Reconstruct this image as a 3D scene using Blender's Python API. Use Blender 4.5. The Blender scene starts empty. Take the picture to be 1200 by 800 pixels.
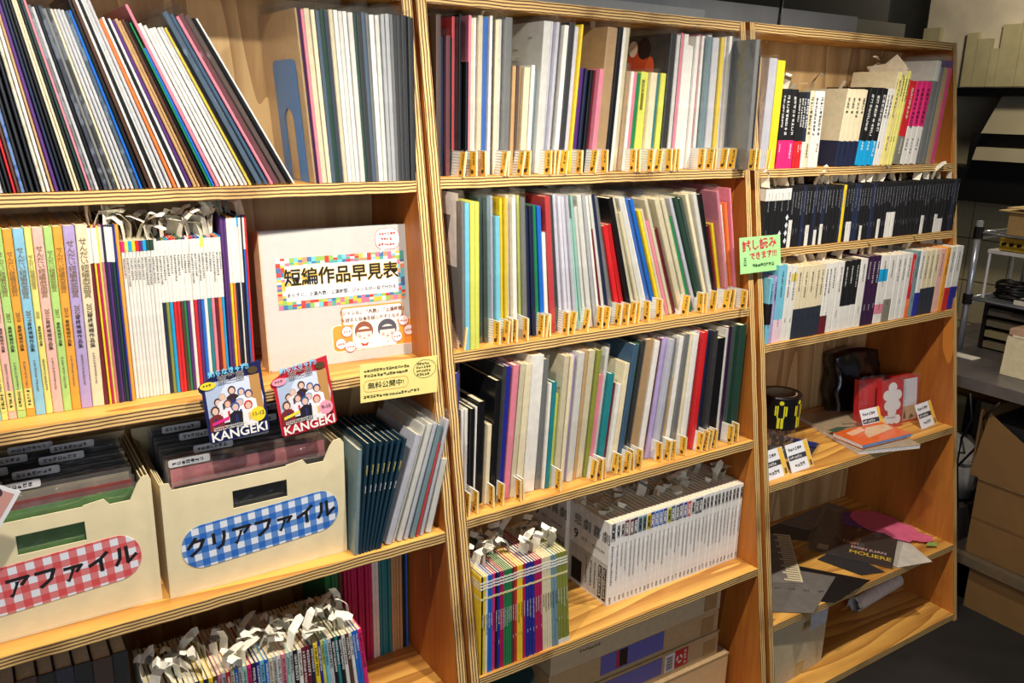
import bpy, bmesh, math, random, re
from mathutils import Vector, Matrix

# ------------------------------------------------------------------ camera, light, exposure
SC = bpy.context.scene
COL = SC.collection
CAM = Vector((-0.76526, -1.19084, 1.53047))
RC = Matrix(((0.839011, -0.543725, 0.020555), (-0.128504, -0.234716, -0.963533), (0.528722, 0.805774, -0.266800)))
FPX = 995.72
cd = bpy.data.cameras.new('camera')
cd.sensor_width = 36.0
cd.lens = FPX * 36.0 / 1200.0
cd.clip_start = 0.02
cam = bpy.data.objects.new('camera', cd)
m = Matrix.Identity(4)
for i in range(3):
    m[i][0], m[i][1], m[i][2], m[i][3] = RC[0][i], -RC[1][i], -RC[2][i], CAM[i]
cam.matrix_world = m
COL.objects.link(cam)
SC.camera = cam

SC.view_settings.view_transform = 'Standard'
SC.view_settings.look = 'None'
SC.view_settings.gamma = 1.0
SC.view_settings.use_curve_mapping = False
SC.view_settings.exposure = 0.0
SC.cycles.transparent_max_bounces = 16

wd = bpy.data.worlds.new('world')
SC.world = wd
wd.use_nodes = True
wd.node_tree.nodes['Background'].inputs[0].default_value = (0.80, 0.86, 1.0, 1)
wd.node_tree.nodes['Background'].inputs[1].default_value = 0.17

def lamp(name, loc, power, color=(1.0, 0.925, 0.82), radius=0.022, spot=None, aim=None):
    ld = bpy.data.lights.new(name, 'SPOT' if spot else 'POINT')
    ld.energy = power
    ld.color = color
    ld.shadow_soft_size = radius
    o = bpy.data.objects.new(name, ld)
    o.location = loc
    if spot:
        ld.spot_size = math.radians(spot)
        ld.spot_blend = 1.0
        o.rotation_euler = (Vector(aim) - Vector(loc)).to_track_quat('-Z', 'Y').to_euler()
    COL.objects.link(o)

# a rail of track lamps runs parallel to the bookcases, just above head height
lamp('track_lamp', (-0.62, -0.34, 2.02), 58, spot=140, aim=(-0.62, 0.06, 0.2))
lamp('track_lamp', (0.10, -0.34, 2.02), 58, spot=140, aim=(0.10, 0.06, 0.2))
lamp('track_lamp', (0.98, -0.34, 2.02), 58, spot=140, aim=(0.98, 0.06, 0.2))
wl = bpy.data.lights.new('front_fill', 'AREA')        # added soft cool fill from behind the camera, standing in for unseen window daylight
wl.shape = 'RECTANGLE'
wl.size, wl.size_y = 2.2, 1.3
wl.energy = 20
wl.color = (0.82, 0.91, 1.0)
wo = bpy.data.objects.new('front_fill', wl)
wo.location = (-1.2, -3.1, 1.55)
wo.rotation_euler = (Vector((0.5, 0.4, 0.9)) - Vector((-1.2, -3.1, 1.55))).to_track_quat('-Z', 'Y').to_euler()
COL.objects.link(wo)
lamp('kitchen_lamp', (2.40, 0.42, 2.05), 16, (1.0, 0.86, 0.62), 0.06)

# ------------------------------------------------------------------ colours and materials
def lin(c):
    return tuple(((v / 255.0) / 12.92 if v <= 10 else ((v / 255.0 + 0.055) / 1.055) ** 2.4) for v in c)

PAL = {
    'k': ((20, 20, 23), 'black'), 'n': ((30, 38, 66), 'navy'), 'g': ((120, 120, 118), 'grey'), 'l': ((188, 188, 190), 'light grey'),
    'w': ((230, 226, 217), 'white'), 'c': ((228, 214, 178), 'cream'), 't': ((190, 152, 104), 'tan'), 'b': ((30, 104, 196), 'blue'),
    's': ((118, 190, 212), 'sky blue'), 'r': ((206, 38, 42), 'red'), 'm': ((104, 26, 38), 'maroon'), 'p': ((222, 130, 148), 'pink'),
    'h': ((226, 40, 118), 'hot pink'), 'o': ((238, 118, 58), 'orange'), 'y': ((240, 206, 40), 'yellow'), 'e': ((214, 216, 96), 'lime'),
    'G': ((36, 128, 74), 'green'), 'd': ((38, 66, 54), 'dark green'), 'T': ((36, 128, 134), 'teal'), 'v': ((84, 46, 112), 'purple'),
    'a': ((178, 158, 204), 'lavender'), 'i': ((36, 42, 142), 'indigo'), 'x': ((84, 56, 42), 'brown'), 'u': ((62, 88, 112), 'slate blue'),
    'q': ((156, 204, 188), 'mint'), 'P': ((240, 186, 170), 'salmon pink'), 'F': ((176, 214, 120), 'pale green'), 'O': ((240, 164, 60), 'amber'),
    'S': ((140, 196, 220), 'pale blue'), 'Y': ((230, 222, 124), 'pale yellow'), 'C': ((20, 160, 216), 'cyan'), 'H': ((178, 26, 84), 'crimson'),
    'L': ((206, 204, 214), 'silver white'), 'z': ((52, 20, 60), 'dark plum'), 'D': ((12, 48, 66), 'dark petrol'), 'j': ((136, 140, 60), 'olive'),
    'E': ((120, 150, 158), 'blue grey'),
}
MATS = {}

def rgb_of(c):
    return PAL[c][0] if isinstance(c, str) else c

def nodes_of(name):
    mt = bpy.data.materials.new(name)
    mt.use_nodes = True
    nt = mt.node_tree
    return mt, nt, nt.nodes['Principled BSDF']

def mat(c, rough=0.55, metal=0.0, coat=0.0, grain=0.10, gs=60.0):
    rgb = rgb_of(c)
    key = (rgb, rough, metal, coat, grain, gs)
    if key in MATS:
        return MATS[key]
    mt, nt, b = nodes_of('surface_%d' % len(MATS))
    b.inputs['Roughness'].default_value = rough
    b.inputs['Metallic'].default_value = metal
    b.inputs['Coat Weight'].default_value = coat
    b.inputs['Coat Roughness'].default_value = 0.12
    base = lin(rgb)
    if grain > 0:
        tc = nt.nodes.new('ShaderNodeTexCoord')
        nz = nt.nodes.new('ShaderNodeTexNoise')
        nz.inputs['Scale'].default_value = gs
        nz.inputs['Detail'].default_value = 3
        cr = nt.nodes.new('ShaderNodeValToRGB')
        cr.color_ramp.elements[0].position = 0.3
        cr.color_ramp.elements[1].position = 0.7
        cr.color_ramp.elements[0].color = tuple(v * (1 - grain) for v in base) + (1,)
        cr.color_ramp.elements[1].color = tuple(min(1, v * (1 + grain)) for v in base) + (1,)
        nt.links.new(tc.outputs['Object'], nz.inputs['Vector'])
        nt.links.new(nz.outputs['Fac'], cr.inputs['Fac'])
        nt.links.new(cr.outputs['Color'], b.inputs['Base Color'])
    else:
        b.inputs['Base Color'].default_value = base + (1,)
    MATS[key] = mt
    return mt

def wood(name, axis, dark=(160, 94, 34), light=(236, 178, 86), ring=15.0):
    """pine plywood face: flame grain stretched along one axis"""
    mt, nt, b = nodes_of(name)
    tc = nt.nodes.new('ShaderNodeTexCoord')
    oi = nt.nodes.new('ShaderNodeObjectInfo')
    ad = nt.nodes.new('ShaderNodeVectorMath')
    ad.operation = 'ADD'
    mp = nt.nodes.new('ShaderNodeMapping')
    sc = [1.0, 1.0, 1.0]
    sc[axis] = 0.10
    mp.inputs['Scale'].default_value = sc
    nt.links.new(tc.outputs['Object'], ad.inputs[0])
    nt.links.new(oi.outputs['Random'], ad.inputs[1])
    nt.links.new(ad.outputs[0], mp.inputs['Vector'])
    n1 = nt.nodes.new('ShaderNodeTexNoise')
    n1.inputs['Scale'].default_value = 5.0
    n1.inputs['Detail'].default_value = 2
    mu = nt.nodes.new('ShaderNodeMath')
    mu.operation = 'MULTIPLY'
    mu.inputs[1].default_value = ring
    sn = nt.nodes.new('ShaderNodeMath')
    sn.operation = 'FRACT'
    n2 = nt.nodes.new('ShaderNodeTexNoise')
    n2.inputs['Scale'].default_value = 90.0
    n2.inputs['Detail'].default_value = 4
    mx = nt.nodes.new('ShaderNodeMath')
    mx.operation = 'MULTIPLY_ADD'
    mx.inputs[1].default_value = 0.45
    cr = nt.nodes.new('ShaderNodeValToRGB')
    cr.color_ramp.elements[0].position = 0.30
    cr.color_ramp.elements[1].position = 0.92
    cr.color_ramp.elements[0].color = lin(light) + (1,)
    cr.color_ramp.elements[1].color = lin(dark) + (1,)
    nt.links.new(mp.outputs[0], n1.inputs['Vector'])
    nt.links.new(mp.outputs[0], n2.inputs['Vector'])
    nt.links.new(n1.outputs['Fac'], mu.inputs[0])
    nt.links.new(mu.outputs[0], sn.inputs[0])
    sc2 = nt.nodes.new('ShaderNodeMath')
    sc2.operation = 'MULTIPLY'
    sc2.inputs[1].default_value = 0.55
    nt.links.new(sn.outputs[0], sc2.inputs[0])
    nt.links.new(n2.outputs['Fac'], mx.inputs[0])
    nt.links.new(sc2.outputs[0], mx.inputs[2])
    nt.links.new(mx.outputs[0], cr.inputs['Fac'])
    nt.links.new(cr.outputs['Color'], b.inputs['Base Color'])
    b.inputs['Roughness'].default_value = 0.5
    return mt

def ply_edge(name, axis, t, plies=3.5, dark=(92, 56, 28), light=(236, 196, 126)):
    """cut edge of plywood: alternating light and dark veneers across the thickness"""
    mt, nt, b = nodes_of(name)
    tc = nt.nodes.new('ShaderNodeTexCoord')
    sp = nt.nodes.new('ShaderNodeSeparateXYZ')
    nt.links.new(tc.outputs['Object'], sp.inputs[0])
    nz = nt.nodes.new('ShaderNodeTexNoise')
    nz.inputs['Scale'].default_value = 14.0
    nz.inputs['Detail'].default_value = 5
    nt.links.new(tc.outputs['Object'], nz.inputs['Vector'])
    k = nt.nodes.new('ShaderNodeMath')
    k.operation = 'MULTIPLY_ADD'
    k.inputs[1].default_value = plies / t
    nt.links.new(sp.outputs[axis], k.inputs[0])
    nt.links.new(nz.outputs['Fac'], k.inputs[2])
    fr = nt.nodes.new('ShaderNodeMath')
    fr.operation = 'PINGPONG'
    fr.inputs[1].default_value = 0.5
    nt.links.new(k.outputs[0], fr.inputs[0])
    cr = nt.nodes.new('ShaderNodeValToRGB')
    cr.color_ramp.elements[0].position = 0.13
    cr.color_ramp.elements[1].position = 0.27
    cr.color_ramp.elements[0].color = lin(dark) + (1,)
    cr.color_ramp.elements[1].color = lin(light) + (1,)
    nt.links.new(fr.outputs[0], cr.inputs['Fac'])
    n2 = nt.nodes.new('ShaderNodeTexNoise')
    n2.inputs['Scale'].default_value = 5.0
    n2.inputs['Detail'].default_value = 6
    nt.links.new(tc.outputs['Object'], n2.inputs['Vector'])
    c2 = nt.nodes.new('ShaderNodeValToRGB')
    c2.color_ramp.elements[0].position = 0.36
    c2.color_ramp.elements[1].position = 0.46
    c2.color_ramp.elements[0].color = (0.55, 0.5, 0.46, 1)
    c2.color_ramp.elements[1].color = (1, 1, 1, 1)
    nt.links.new(n2.outputs['Fac'], c2.inputs['Fac'])
    mm = nt.nodes.new('ShaderNodeMix')
    mm.data_type = 'RGBA'
    mm.blend_type = 'MULTIPLY'
    mm.inputs[0].default_value = 1.0
    nt.links.new(cr.outputs['Color'], mm.inputs[6])
    nt.links.new(c2.outputs['Color'], mm.inputs[7])
    nt.links.new(mm.outputs[2], b.inputs['Base Color'])
    b.inputs['Roughness'].default_value = 0.65
    return mt

def clear_plastic(name='clear_plastic', tint=(0.95, 0.96, 0.96), gloss=0.10, rough=0.12, haze=0.04):
    mt = bpy.data.materials.new(name)
    mt.use_nodes = True
    nt = mt.node_tree
    nt.nodes.clear()
    out = nt.nodes.new('ShaderNodeOutputMaterial')
    tr = nt.nodes.new('ShaderNodeBsdfTransparent')
    tr.inputs[0].default_value = tint + (1,)
    gl = nt.nodes.new('ShaderNodeBsdfGlossy')
    gl.inputs['Roughness'].default_value = rough
    df = nt.nodes.new('ShaderNodeBsdfDiffuse')
    df.inputs[0].default_value = (0.85, 0.85, 0.83, 1)
    a = nt.nodes.new('ShaderNodeMixShader')
    a.inputs[0].default_value = haze
    c = nt.nodes.new('ShaderNodeMixShader')
    c.inputs[0].default_value = gloss
    tc = nt.nodes.new('ShaderNodeTexCoord')
    nz = nt.nodes.new('ShaderNodeTexNoise')
    nz.inputs['Scale'].default_value = 22.0
    bp = nt.nodes.new('ShaderNodeBump')
    bp.inputs['Strength'].default_value = 0.6
    bp.inputs['Distance'].default_value = 0.01
    nt.links.new(tc.outputs['Object'], nz.inputs['Vector'])
    nt.links.new(nz.outputs['Fac'], bp.inputs['Height'])
    nt.links.new(bp.outputs['Normal'], gl.inputs['Normal'])
    nt.links.new(tr.outputs[0], a.inputs[1])
    nt.links.new(df.outputs[0], a.inputs[2])
    nt.links.new(a.outputs[0], c.inputs[1])
    nt.links.new(gl.outputs[0], c.inputs[2])
    nt.links.new(c.outputs[0], out.inputs[0])
    return mt

def gingham(name, rgb, s):
    mt, nt, b = nodes_of(name)
    tc = nt.nodes.new('ShaderNodeTexCoord')
    sp = nt.nodes.new('ShaderNodeSeparateXYZ')
    nt.links.new(tc.outputs['Object'], sp.inputs[0])
    outs = []
    for ax in (0, 2):
        k = nt.nodes.new('ShaderNodeMath')
        k.operation = 'MULTIPLY'
        k.inputs[1].default_value = 1.0 / s
        f = nt.nodes.new('ShaderNodeMath')
        f.operation = 'FRACT'
        g = nt.nodes.new('ShaderNodeMath')
        g.operation = 'GREATER_THAN'
        g.inputs[1].default_value = 0.5
        nt.links.new(sp.outputs[ax], k.inputs[0])
        nt.links.new(k.outputs[0], f.inputs[0])
        nt.links.new(f.outputs[0], g.inputs[0])
        outs.append(g)
    s2 = nt.nodes.new('ShaderNodeMath')
    s2.operation = 'ADD'
    nt.links.new(outs[0].outputs[0], s2.inputs[0])
    nt.links.new(outs[1].outputs[0], s2.inputs[1])
    h = nt.nodes.new('ShaderNodeMath')
    h.operation = 'MULTIPLY'
    h.inputs[1].default_value = 0.5
    nt.links.new(s2.outputs[0], h.inputs[0])
    cr = nt.nodes.new('ShaderNodeValToRGB')
    cr.color_ramp.interpolation = 'CONSTANT'
    e = cr.color_ramp.elements
    e[0].color = lin((232, 236, 246)) + (1,)
    e[1].position = 0.3
    mid = tuple(int(v * 0.72 + 236 * 0.28) for v in rgb)
    e[1].color = lin(mid) + (1,)
    n = e.new(0.8)
    n.color = lin(rgb) + (1,)
    nt.links.new(h.outputs[0], cr.inputs['Fac'])
    nt.links.new(cr.outputs['Color'], b.inputs['Base Color'])
    b.inputs['Roughness'].default_value = 0.4
    return mt

T_SH = 0.0205
W_X = wood('pine_face_x', 0)
W_Z = wood('pine_face_z', 2, dark=(140, 74, 24), light=(202, 126, 48), ring=6.0)
W_BACK = wood('pine_back', 2, dark=(160, 118, 72), light=(222, 186, 130), ring=11.0)
E_SHELF = ply_edge('ply_edge_shelf', 2, T_SH)
E_POST = ply_edge('ply_edge_post', 0, T_SH)
PLASTIC = clear_plastic()
FILM = clear_plastic('clear_film', (0.97, 0.97, 0.97), 0.14, 0.08, 0.04)
PAGES = mat((232, 216, 176), 0.8, grain=0.12, gs=200)
PAPER = mat((246, 240, 222), 0.75)
INK = mat((22, 20, 22), 0.6, grain=0)
WINK = mat((236, 234, 228), 0.6, grain=0)

# ------------------------------------------------------------------ mesh helpers
class MB:
    def __init__(s):
        s.v, s.f, s.m = [], [], []
    def poly(s, pts, mi=0):
        n = len(s.v)
        s.v += [tuple(p) for p in pts]
        s.f.append(tuple(range(n, n + len(pts))))
        s.m.append(mi)
        return s
    def box(s, a, b, mi=0, front=None, mtx=None):
        x0, y0, z0 = a
        x1, y1, z1 = b
        P = [(x0, y0, z0), (x1, y0, z0), (x1, y1, z0), (x0, y1, z0), (x0, y0, z1), (x1, y0, z1), (x1, y1, z1), (x0, y1, z1)]
        if mtx is not None:
            P = [tuple(mtx @ Vector(p)) for p in P]
        n = len(s.v)
        s.v += P
        F = [(0, 3, 2, 1), (4, 5, 6, 7), (0, 1, 5, 4), (1, 2, 6, 5), (2, 3, 7, 6), (3, 0, 4, 7)]
        s.f += [tuple(n + i for i in q) for q in F]
        s.m += [mi, mi, mi if front is None else front, mi, mi, mi]
        return s
    def prism(s, pts, lo, hi, axis, mi=0, side=None):
        """polygon in the two other axes, extruded along axis"""
        def P(u, v, w):
            return {0: (w, u, v), 1: (u, w, v), 2: (u, v, w)}[axis]
        n = len(s.v)
        k = len(pts)
        s.v += [P(u, v, lo) for u, v in pts] + [P(u, v, hi) for u, v in pts]
        ar = sum(pts[i][0] * pts[(i + 1) % k][1] - pts[(i + 1) % k][0] * pts[i][1] for i in range(k))
        flip = (ar > 0) == (axis != 1)
        lo_f = tuple(range(n, n + k))
        hi_f = tuple(range(n + k, n + 2 * k))
        s.f.append(lo_f[::-1] if flip else lo_f)
        s.f.append(hi_f if flip else hi_f[::-1])
        s.m += [mi, mi]
        for i in range(k):
            j = (i + 1) % k
            q = (n + i, n + j, n + k + j, n + k + i)
            s.f.append(q if flip else q[::-1])
            s.m.append(mi if side is None else (side(i) if callable(side) else side))
        return s
    def tube(s, pts, r, n=8, mi=0, caps=True):
        pts = [Vector(p) for p in pts]
        base = len(s.v)
        up = Vector((0, 0, 1))
        for i, p in enumerate(pts):
            d = (pts[min(i + 1, len(pts) - 1)] - pts[max(i - 1, 0)]).normalized()
            a = d.cross(up)
            if a.length < 1e-4:
                a = d.cross(Vector((0, 1, 0)))
            a.normalize()
            c = a.cross(d)
            rr = r[i] if isinstance(r, (list, tuple)) else r
            for j in range(n):
                t = 2 * math.pi * j / n
                s.v.append(tuple(p + a * math.cos(t) * rr + c * math.sin(t) * rr))
        for i in range(len(pts) - 1):
            for j in range(n):
                k = (j + 1) % n
                s.f.append((base + i * n + j, base + i * n + k, base + (i + 1) * n + k, base + (i + 1) * n + j))
                s.m.append(mi)
        if caps:
            s.f.append(tuple(base + j for j in range(n))[::-1])
            s.f.append(tuple(base + (len(pts) - 1) * n + j for j in range(n)))
            s.m += [mi, mi]
        return s
    def lathe(s, prof, n=32, mi=0, mfun=None, c=(0, 0, 0)):
        base = len(s.v)
        k = len(prof)
        for j in range(n):
            t = 2 * math.pi * j / n
            for r, z in prof:
                s.v.append((c[0] + r * math.cos(t), c[1] + r * math.sin(t), c[2] + z))
        for j in range(n):
            j2 = (j + 1) % n
            for i in range(k - 1):
                s.f.append((base + j * k + i, base + j2 * k + i, base + j2 * k + i + 1, base + j * k + i + 1))
                s.m.append(mfun(i) if mfun else mi)
        return s
    def mesh(s, name, mats):
        me = bpy.data.meshes.new(name)
        me.from_pydata(s.v, [], s.f)
        for x in (mats if isinstance(mats, (list, tuple)) else [mats]):
            me.materials.append(x)
        if any(s.m):
            me.polygons.foreach_set('material_index', s.m)
        me.update()
        return me

def link(name, data, parent=None, loc=None, rot=None, scale=None):
    o = bpy.data.objects.new(name, data)
    COL.objects.link(o)
    if parent is not None:
        o.parent = parent
    if loc is not None:
        o.location = loc
    if rot is not None:
        o.rotation_euler = rot
    if scale is not None:
        o.scale = scale
    return o

def part(name, mb, mats, parent=None, **k):
    return link(name, mb.mesh(name, mats), parent, **k)

def tag(o, label, cat, group=None):
    o['label'] = label
    o['category'] = cat
    if group:
        o['group'] = group
    return o

def thing(name, label, cat, loc=(0, 0, 0), rot=(0, 0, 0), group=None):
    return tag(link(name, None, None, loc, rot), label, cat, group)

def struct(name, mb, mats, parent=None):
    o = part(name, mb, mats, parent)
    if parent is None:
        o['kind'] = 'structure'
    return o

TXT = {}

def text_mesh(s, vertical=False, bold=0.0, line=1.0):
    key = (s, vertical, bold, line)
    if key in TXT:
        return TXT[key]
    c = bpy.data.curves.new('lettering', 'FONT')
    c.body = '\n'.join(s) if vertical else s
    c.size = 1.0
    c.resolution_u = 4 if s.isascii() else 1
    c.offset = bold
    c.space_line = 0.72 * line if vertical else line
    c.align_x = 'CENTER'
    c.align_y = 'CENTER'
    o = bpy.data.objects.new('lettering', c)
    me = bpy.data.meshes.new_from_object(o)
    bpy.data.objects.remove(o)
    me.materials.clear()
    me.materials.append(INK)
    TXT[key] = me
    return me

FRONT = Matrix(((1, 0, 0), (0, 0, -1), (0, 1, 0)))        # text on a face that looks to -y
LEFT = Matrix(((0, 0, -1), (-1, 0, 0), (0, 1, 0)))        # text on a face that looks to -x
TOP = Matrix(((1, 0, 0), (0, 1, 0), (0, 0, 1)))           # text lying on a top face

def text(s, parent, at, size, material=None, face=FRONT, vertical=False, bold=0.0, line=1.0, roll=0.0, sx=1.0, name='lettering'):
    me = text_mesh(s, vertical, bold, line)
    if material is not None and material is not INK:
        k = (s, vertical, bold, line, material.name)
        if k not in TXT:
            me = me.copy()
            me.materials.clear()
            me.materials.append(material)
            TXT[k] = me
        me = TXT[k]
    o = link(name, me, parent)
    mt = face.to_4x4() @ Matrix.Rotation(roll, 4, 'Z') @ Matrix.Diagonal((size * sx, size, size, 1))
    mt.translation = Vector(at)
    o.matrix_local = mt
    return o

rnd = random.Random(7)
GLY = {}

def glyph_mesh(n, material, var=0, horiz=False):
    """a column (or line) of n small printed characters too fine to read"""
    key = (n, material.name, var, horiz)
    if key in GLY:
        return GLY[key]
    r = random.Random(n * 31 + var * 7 + (1 if horiz else 0))
    b = MB()
    def bar(x0, x1, z0, z1, cx, cz):
        b.poly([(cx + x0, 0, cz + z0), (cx + x1, 0, cz + z0), (cx + x1, 0, cz + z1), (cx + x0, 0, cz + z1)])
    for i in range(n):
        cx, cz = (i * 1.0, 0.0) if horiz else (0.0, -i * 1.0)
        for zz in r.sample([0.08, 0.3, 0.5, 0.72], r.randint(2, 3)):
            w = r.uniform(0.3, 0.44)
            bar(-w, w, zz - 0.5 + 0.02, zz - 0.5 + 0.15, cx, cz)
        for xx in r.sample([-0.3, 0.0, 0.3], r.randint(1, 2)):
            bar(xx - 0.07, xx + 0.07, -0.42, r.uniform(0.1, 0.42), cx, cz)
    GLY[key] = b.mesh('lettering', material)
    return GLY[key]

def glyphs(parent, at, n, size, material=None, var=0, horiz=False, face='front', sx=1.0, roll=0.0):
    o = link('lettering', glyph_mesh(n, material or INK, var, horiz), parent)
    mt = Matrix.Identity(4)
    if face == 'left':
        mt = Matrix(((0, 1, 0, 0), (-1, 0, 0, 0), (0, 0, 1, 0), (0, 0, 0, 1)))
    elif face == 'top':
        mt = Matrix.Rotation(-math.pi / 2, 4, 'X')
    mt = mt @ Matrix.Rotation(roll, 4, 'Y') @ Matrix.Diagonal((size * sx, size, size, 1))
    mt.translation = Vector(at)
    o.matrix_local = mt
    return o

def disc(cx, cz, rx, rz=None, n=20, a0=0.0, a1=2 * math.pi):
    rz = rx if rz is None else rz
    full = abs(a1 - a0 - 2 * math.pi) < 1e-6
    k = n if full else n + 1
    return [(cx + rx * math.cos(a0 + (a1 - a0) * i / n), cz + rz * math.sin(a0 + (a1 - a0) * i / n)) for i in range(k)]

def rect(x0, z0, x1, z1):
    return [(x0, z0), (x1, z0), (x1, z1), (x0, z1)]

def rrect(x0, z0, x1, z1, r, n=5):
    out = []
    for cx, cz, a in ((x1 - r, z0 + r, -0.5), (x1 - r, z1 - r, 0.0), (x0 + r, z1 - r, 0.5), (x0 + r, z0 + r, 1.0)):
        for i in range(n + 1):
            t = (a + 0.5 * i / n) * math.pi
            out.append((cx + r * math.cos(t), cz + r * math.sin(t)))
    return out

def printed(parent, name, shapes, y=-0.0004, step=0.00012, rough=0.45):
    """flat print: coloured outlines laid over each other on a face that looks to -y"""
    b = MB()
    mats, idx = [], {}
    for i, (pts, c) in enumerate(shapes):
        c = rgb_of(c)
        if c not in idx:
            idx[c] = len(mats)
            mats.append(mat(c, rough, grain=0))
        ar = sum(pts[k][0] * pts[(k + 1) % len(pts)][1] - pts[(k + 1) % len(pts)][0] * pts[k][1] for k in range(len(pts)))
        if ar < 0:
            pts = pts[::-1]
        b.poly([(u, y - i * step, v) for u, v in pts], idx[c])
    return part(name, b, mats, parent)

def xp(px, y, z):
    """world x of the point at depth y, height z that the photograph shows in column px"""
    a = (px - 600.0) / FPX
    dy, dz = y - CAM.y, z - CAM.z
    num = a * (RC[2][1] * dy + RC[2][2] * dz) - (RC[0][1] * dy + RC[0][2] * dz)
    return CAM.x + num / (RC[0][0] - a * RC[2][0])

ONES = 'zeroth first second third fourth fifth sixth seventh eighth ninth tenth eleventh twelfth thirteenth fourteenth fifteenth sixteenth seventeenth eighteenth nineteenth'.split()
TENS = {20: ('twentieth', 'twenty'), 30: ('thirtieth', 'thirty'), 40: ('fortieth', 'forty'), 50: ('fiftieth', 'fifty'), 60: ('sixtieth', 'sixty')}

def nth(n):
    if n < 20:
        return ONES[n]
    t = n // 10 * 10
    return TENS[t][0] if n == t else TENS[t][1] + '-' + ONES[n - t]

# ------------------------------------------------------------------ the room
TA = 0.165948      # the bookcases lean back: their front edges recede this much per metre of height
YB = 0.435
def fy(z):
    return z * TA

FLOOR = mat((27, 24, 22), 0.7, grain=0.25, gs=12)
struct('floor', MB().box((-3.0, -3.2, -0.05), (5.0, 3.0, 0.0)), FLOOR)
WALLM = mat((146, 150, 153), 0.85, grain=0.12, gs=9)
struct('wall_back', MB().box((-3.0, 0.470, 0.0), (1.50, 0.56, 1.80)), WALLM)
struct('trim_1', MB().box((-0.6, 0.452, 1.60), (0.868, 0.4695, 1.772)), mat((168, 174, 178), 0.55, grain=0.05))
struct('trim_2', MB().box((1.50, 0.50, 0.0), (1.78, 0.60, 1.80)), mat((120, 118, 100), 0.8, grain=0.1, gs=8))
DARK = mat((26, 24, 22), 0.9, grain=0.2, gs=6)
struct('wall_far', MB().box((-3.0, 2.9, 0.0), (5.0, 3.0, 2.75)), DARK)
struct('ceiling', MB().box((-3.0, -3.2, 2.75), (5.0, 3.0, 2.85)), mat((70, 64, 58), 0.9, grain=0.15, gs=5))
KW = mat((168, 160, 138), 0.85, grain=0.15, gs=7)
struct('wall_right', MB().box((3.30, -3.2, 0.0), (3.40, 3.0, 2.75)), KW)
# dark duct that closes off the view over the partition
struct('trim_3', MB().box((0.2, 0.62, 1.74), (1.86, 1.05, 2.3)), DARK)
# pale hanging wall over the kitchen with a stepped edge of olive boards
hang = struct('wall_kitchen', MB().box((2.95, 0.10, 1.648), (3.05, 1.17, 2.75)), mat((188, 178, 160), 0.85, grain=0.14, gs=9))
OL = mat((160, 152, 118), 0.8, grain=0.12, gs=14)
for y0, y1, z0, z1 in ((1.09, 1.168, 1.70, 1.898), (0.918, 0.966, 1.65, 1.868), (0.858, 0.917, 1.65, 1.842), (0.820, 0.857, 1.65, 1.802), (0.740, 0.8195, 1.65, 1.893),
                       (0.600, 0.739, 1.65, 1.915), (0.400, 0.599, 1.65, 1.95)):
    part('panel', MB().box((2.925, y0 + 0.0005, z0), (2.9495, y1 - 0.0005, z1)), OL, hang)

# ------------------------------------------------------------------ the three bookcases
def bookcase(label, xi0, xi1, tl, tr, shelves, ztop, zbase=0.024):
    """inner faces xi0..xi1, panel thicknesses, shelf top heights, underside of the top board"""
    zt = ztop + 0.0225
    b = thing('bookcase', label, 'bookcase', ((xi0 + xi1) / 2, 0.2, 0), group='plywood bookcases along the wall')
    ox, oy = (xi0 + xi1) / 2, 0.2
    def side(x0, x1):
        pts = [(0 - oy, 0), (YB - oy, 0), (YB - oy, zt), (fy(zt) - oy, zt)]
        mb = MB().prism(pts, -0.5 * (x1 - x0), 0.5 * (x1 - x0), 0, 0, side=lambda i: 1)
        part('side_panel', mb, [W_Z, E_POST], b, loc=(0.5 * (x0 + x1) - ox, 0, 0))
    side(xi0 - tl, xi0)
    side(xi1, xi1 + tr)
    def board(name, z, t):
        y0 = fy(z - t * 0.5) + 0.001
        mb = MB().box((xi0 - ox + 0.0005, y0 - oy, -t), (xi1 - ox - 0.0005, YB - oy, 0), 0, front=1)
        part(name, mb, [W_X, E_SHELF], b, loc=(0, 0, z))
    for z in shelves:
        board('shelf', z, T_SH)
    board('top_board', ztop + 0.022, 0.022)
    board('bottom_board', zbase, 0.022)
    part('back_panel', MB().box((xi0 - ox, YB - oy, 0.003), (xi1 - ox, YB + 0.012 - oy, zt)), W_BACK, b)
    return b

ZA = dict(a1=1.3945, a2=1.0585, a3=0.7310, a4=0.3870)
ZB = dict(b1=1.3982, b2=1.0712, b3=0.7442, b4=0.4160)
ZC = dict(c1=1.3953, c2=1.2027, c3=0.9722, c4=0.6176, c5=0.2488, c6=0.024)
XA0, XA1 = -0.870, -0.0496
XB0, XB1 = 0.0, 0.82
XC0, XC1 = 0.8702, 1.6984
bookcase('leftmost plywood bookcase holding pamphlets, file boxes and the white ring binder', XA0, XA1, 0.0205, 0.0205, [ZA[k] for k in ('a1', 'a2', 'a3', 'a4')], 1.7085)
bookcase('middle plywood bookcase full of script booklets with yellow index tabs', XB0, XB1, 0.0205, 0.0180, [ZB[k] for k in ('b1', 'b2', 'b3', 'b4')], 1.7085)
bookcase('rightmost plywood bookcase with paperback rows and loose goods below', XC0, XC1, 0.0180, 0.0180, [ZC[k] for k in ('c1', 'c2', 'c3', 'c4', 'c5')], 1.7096)

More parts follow.
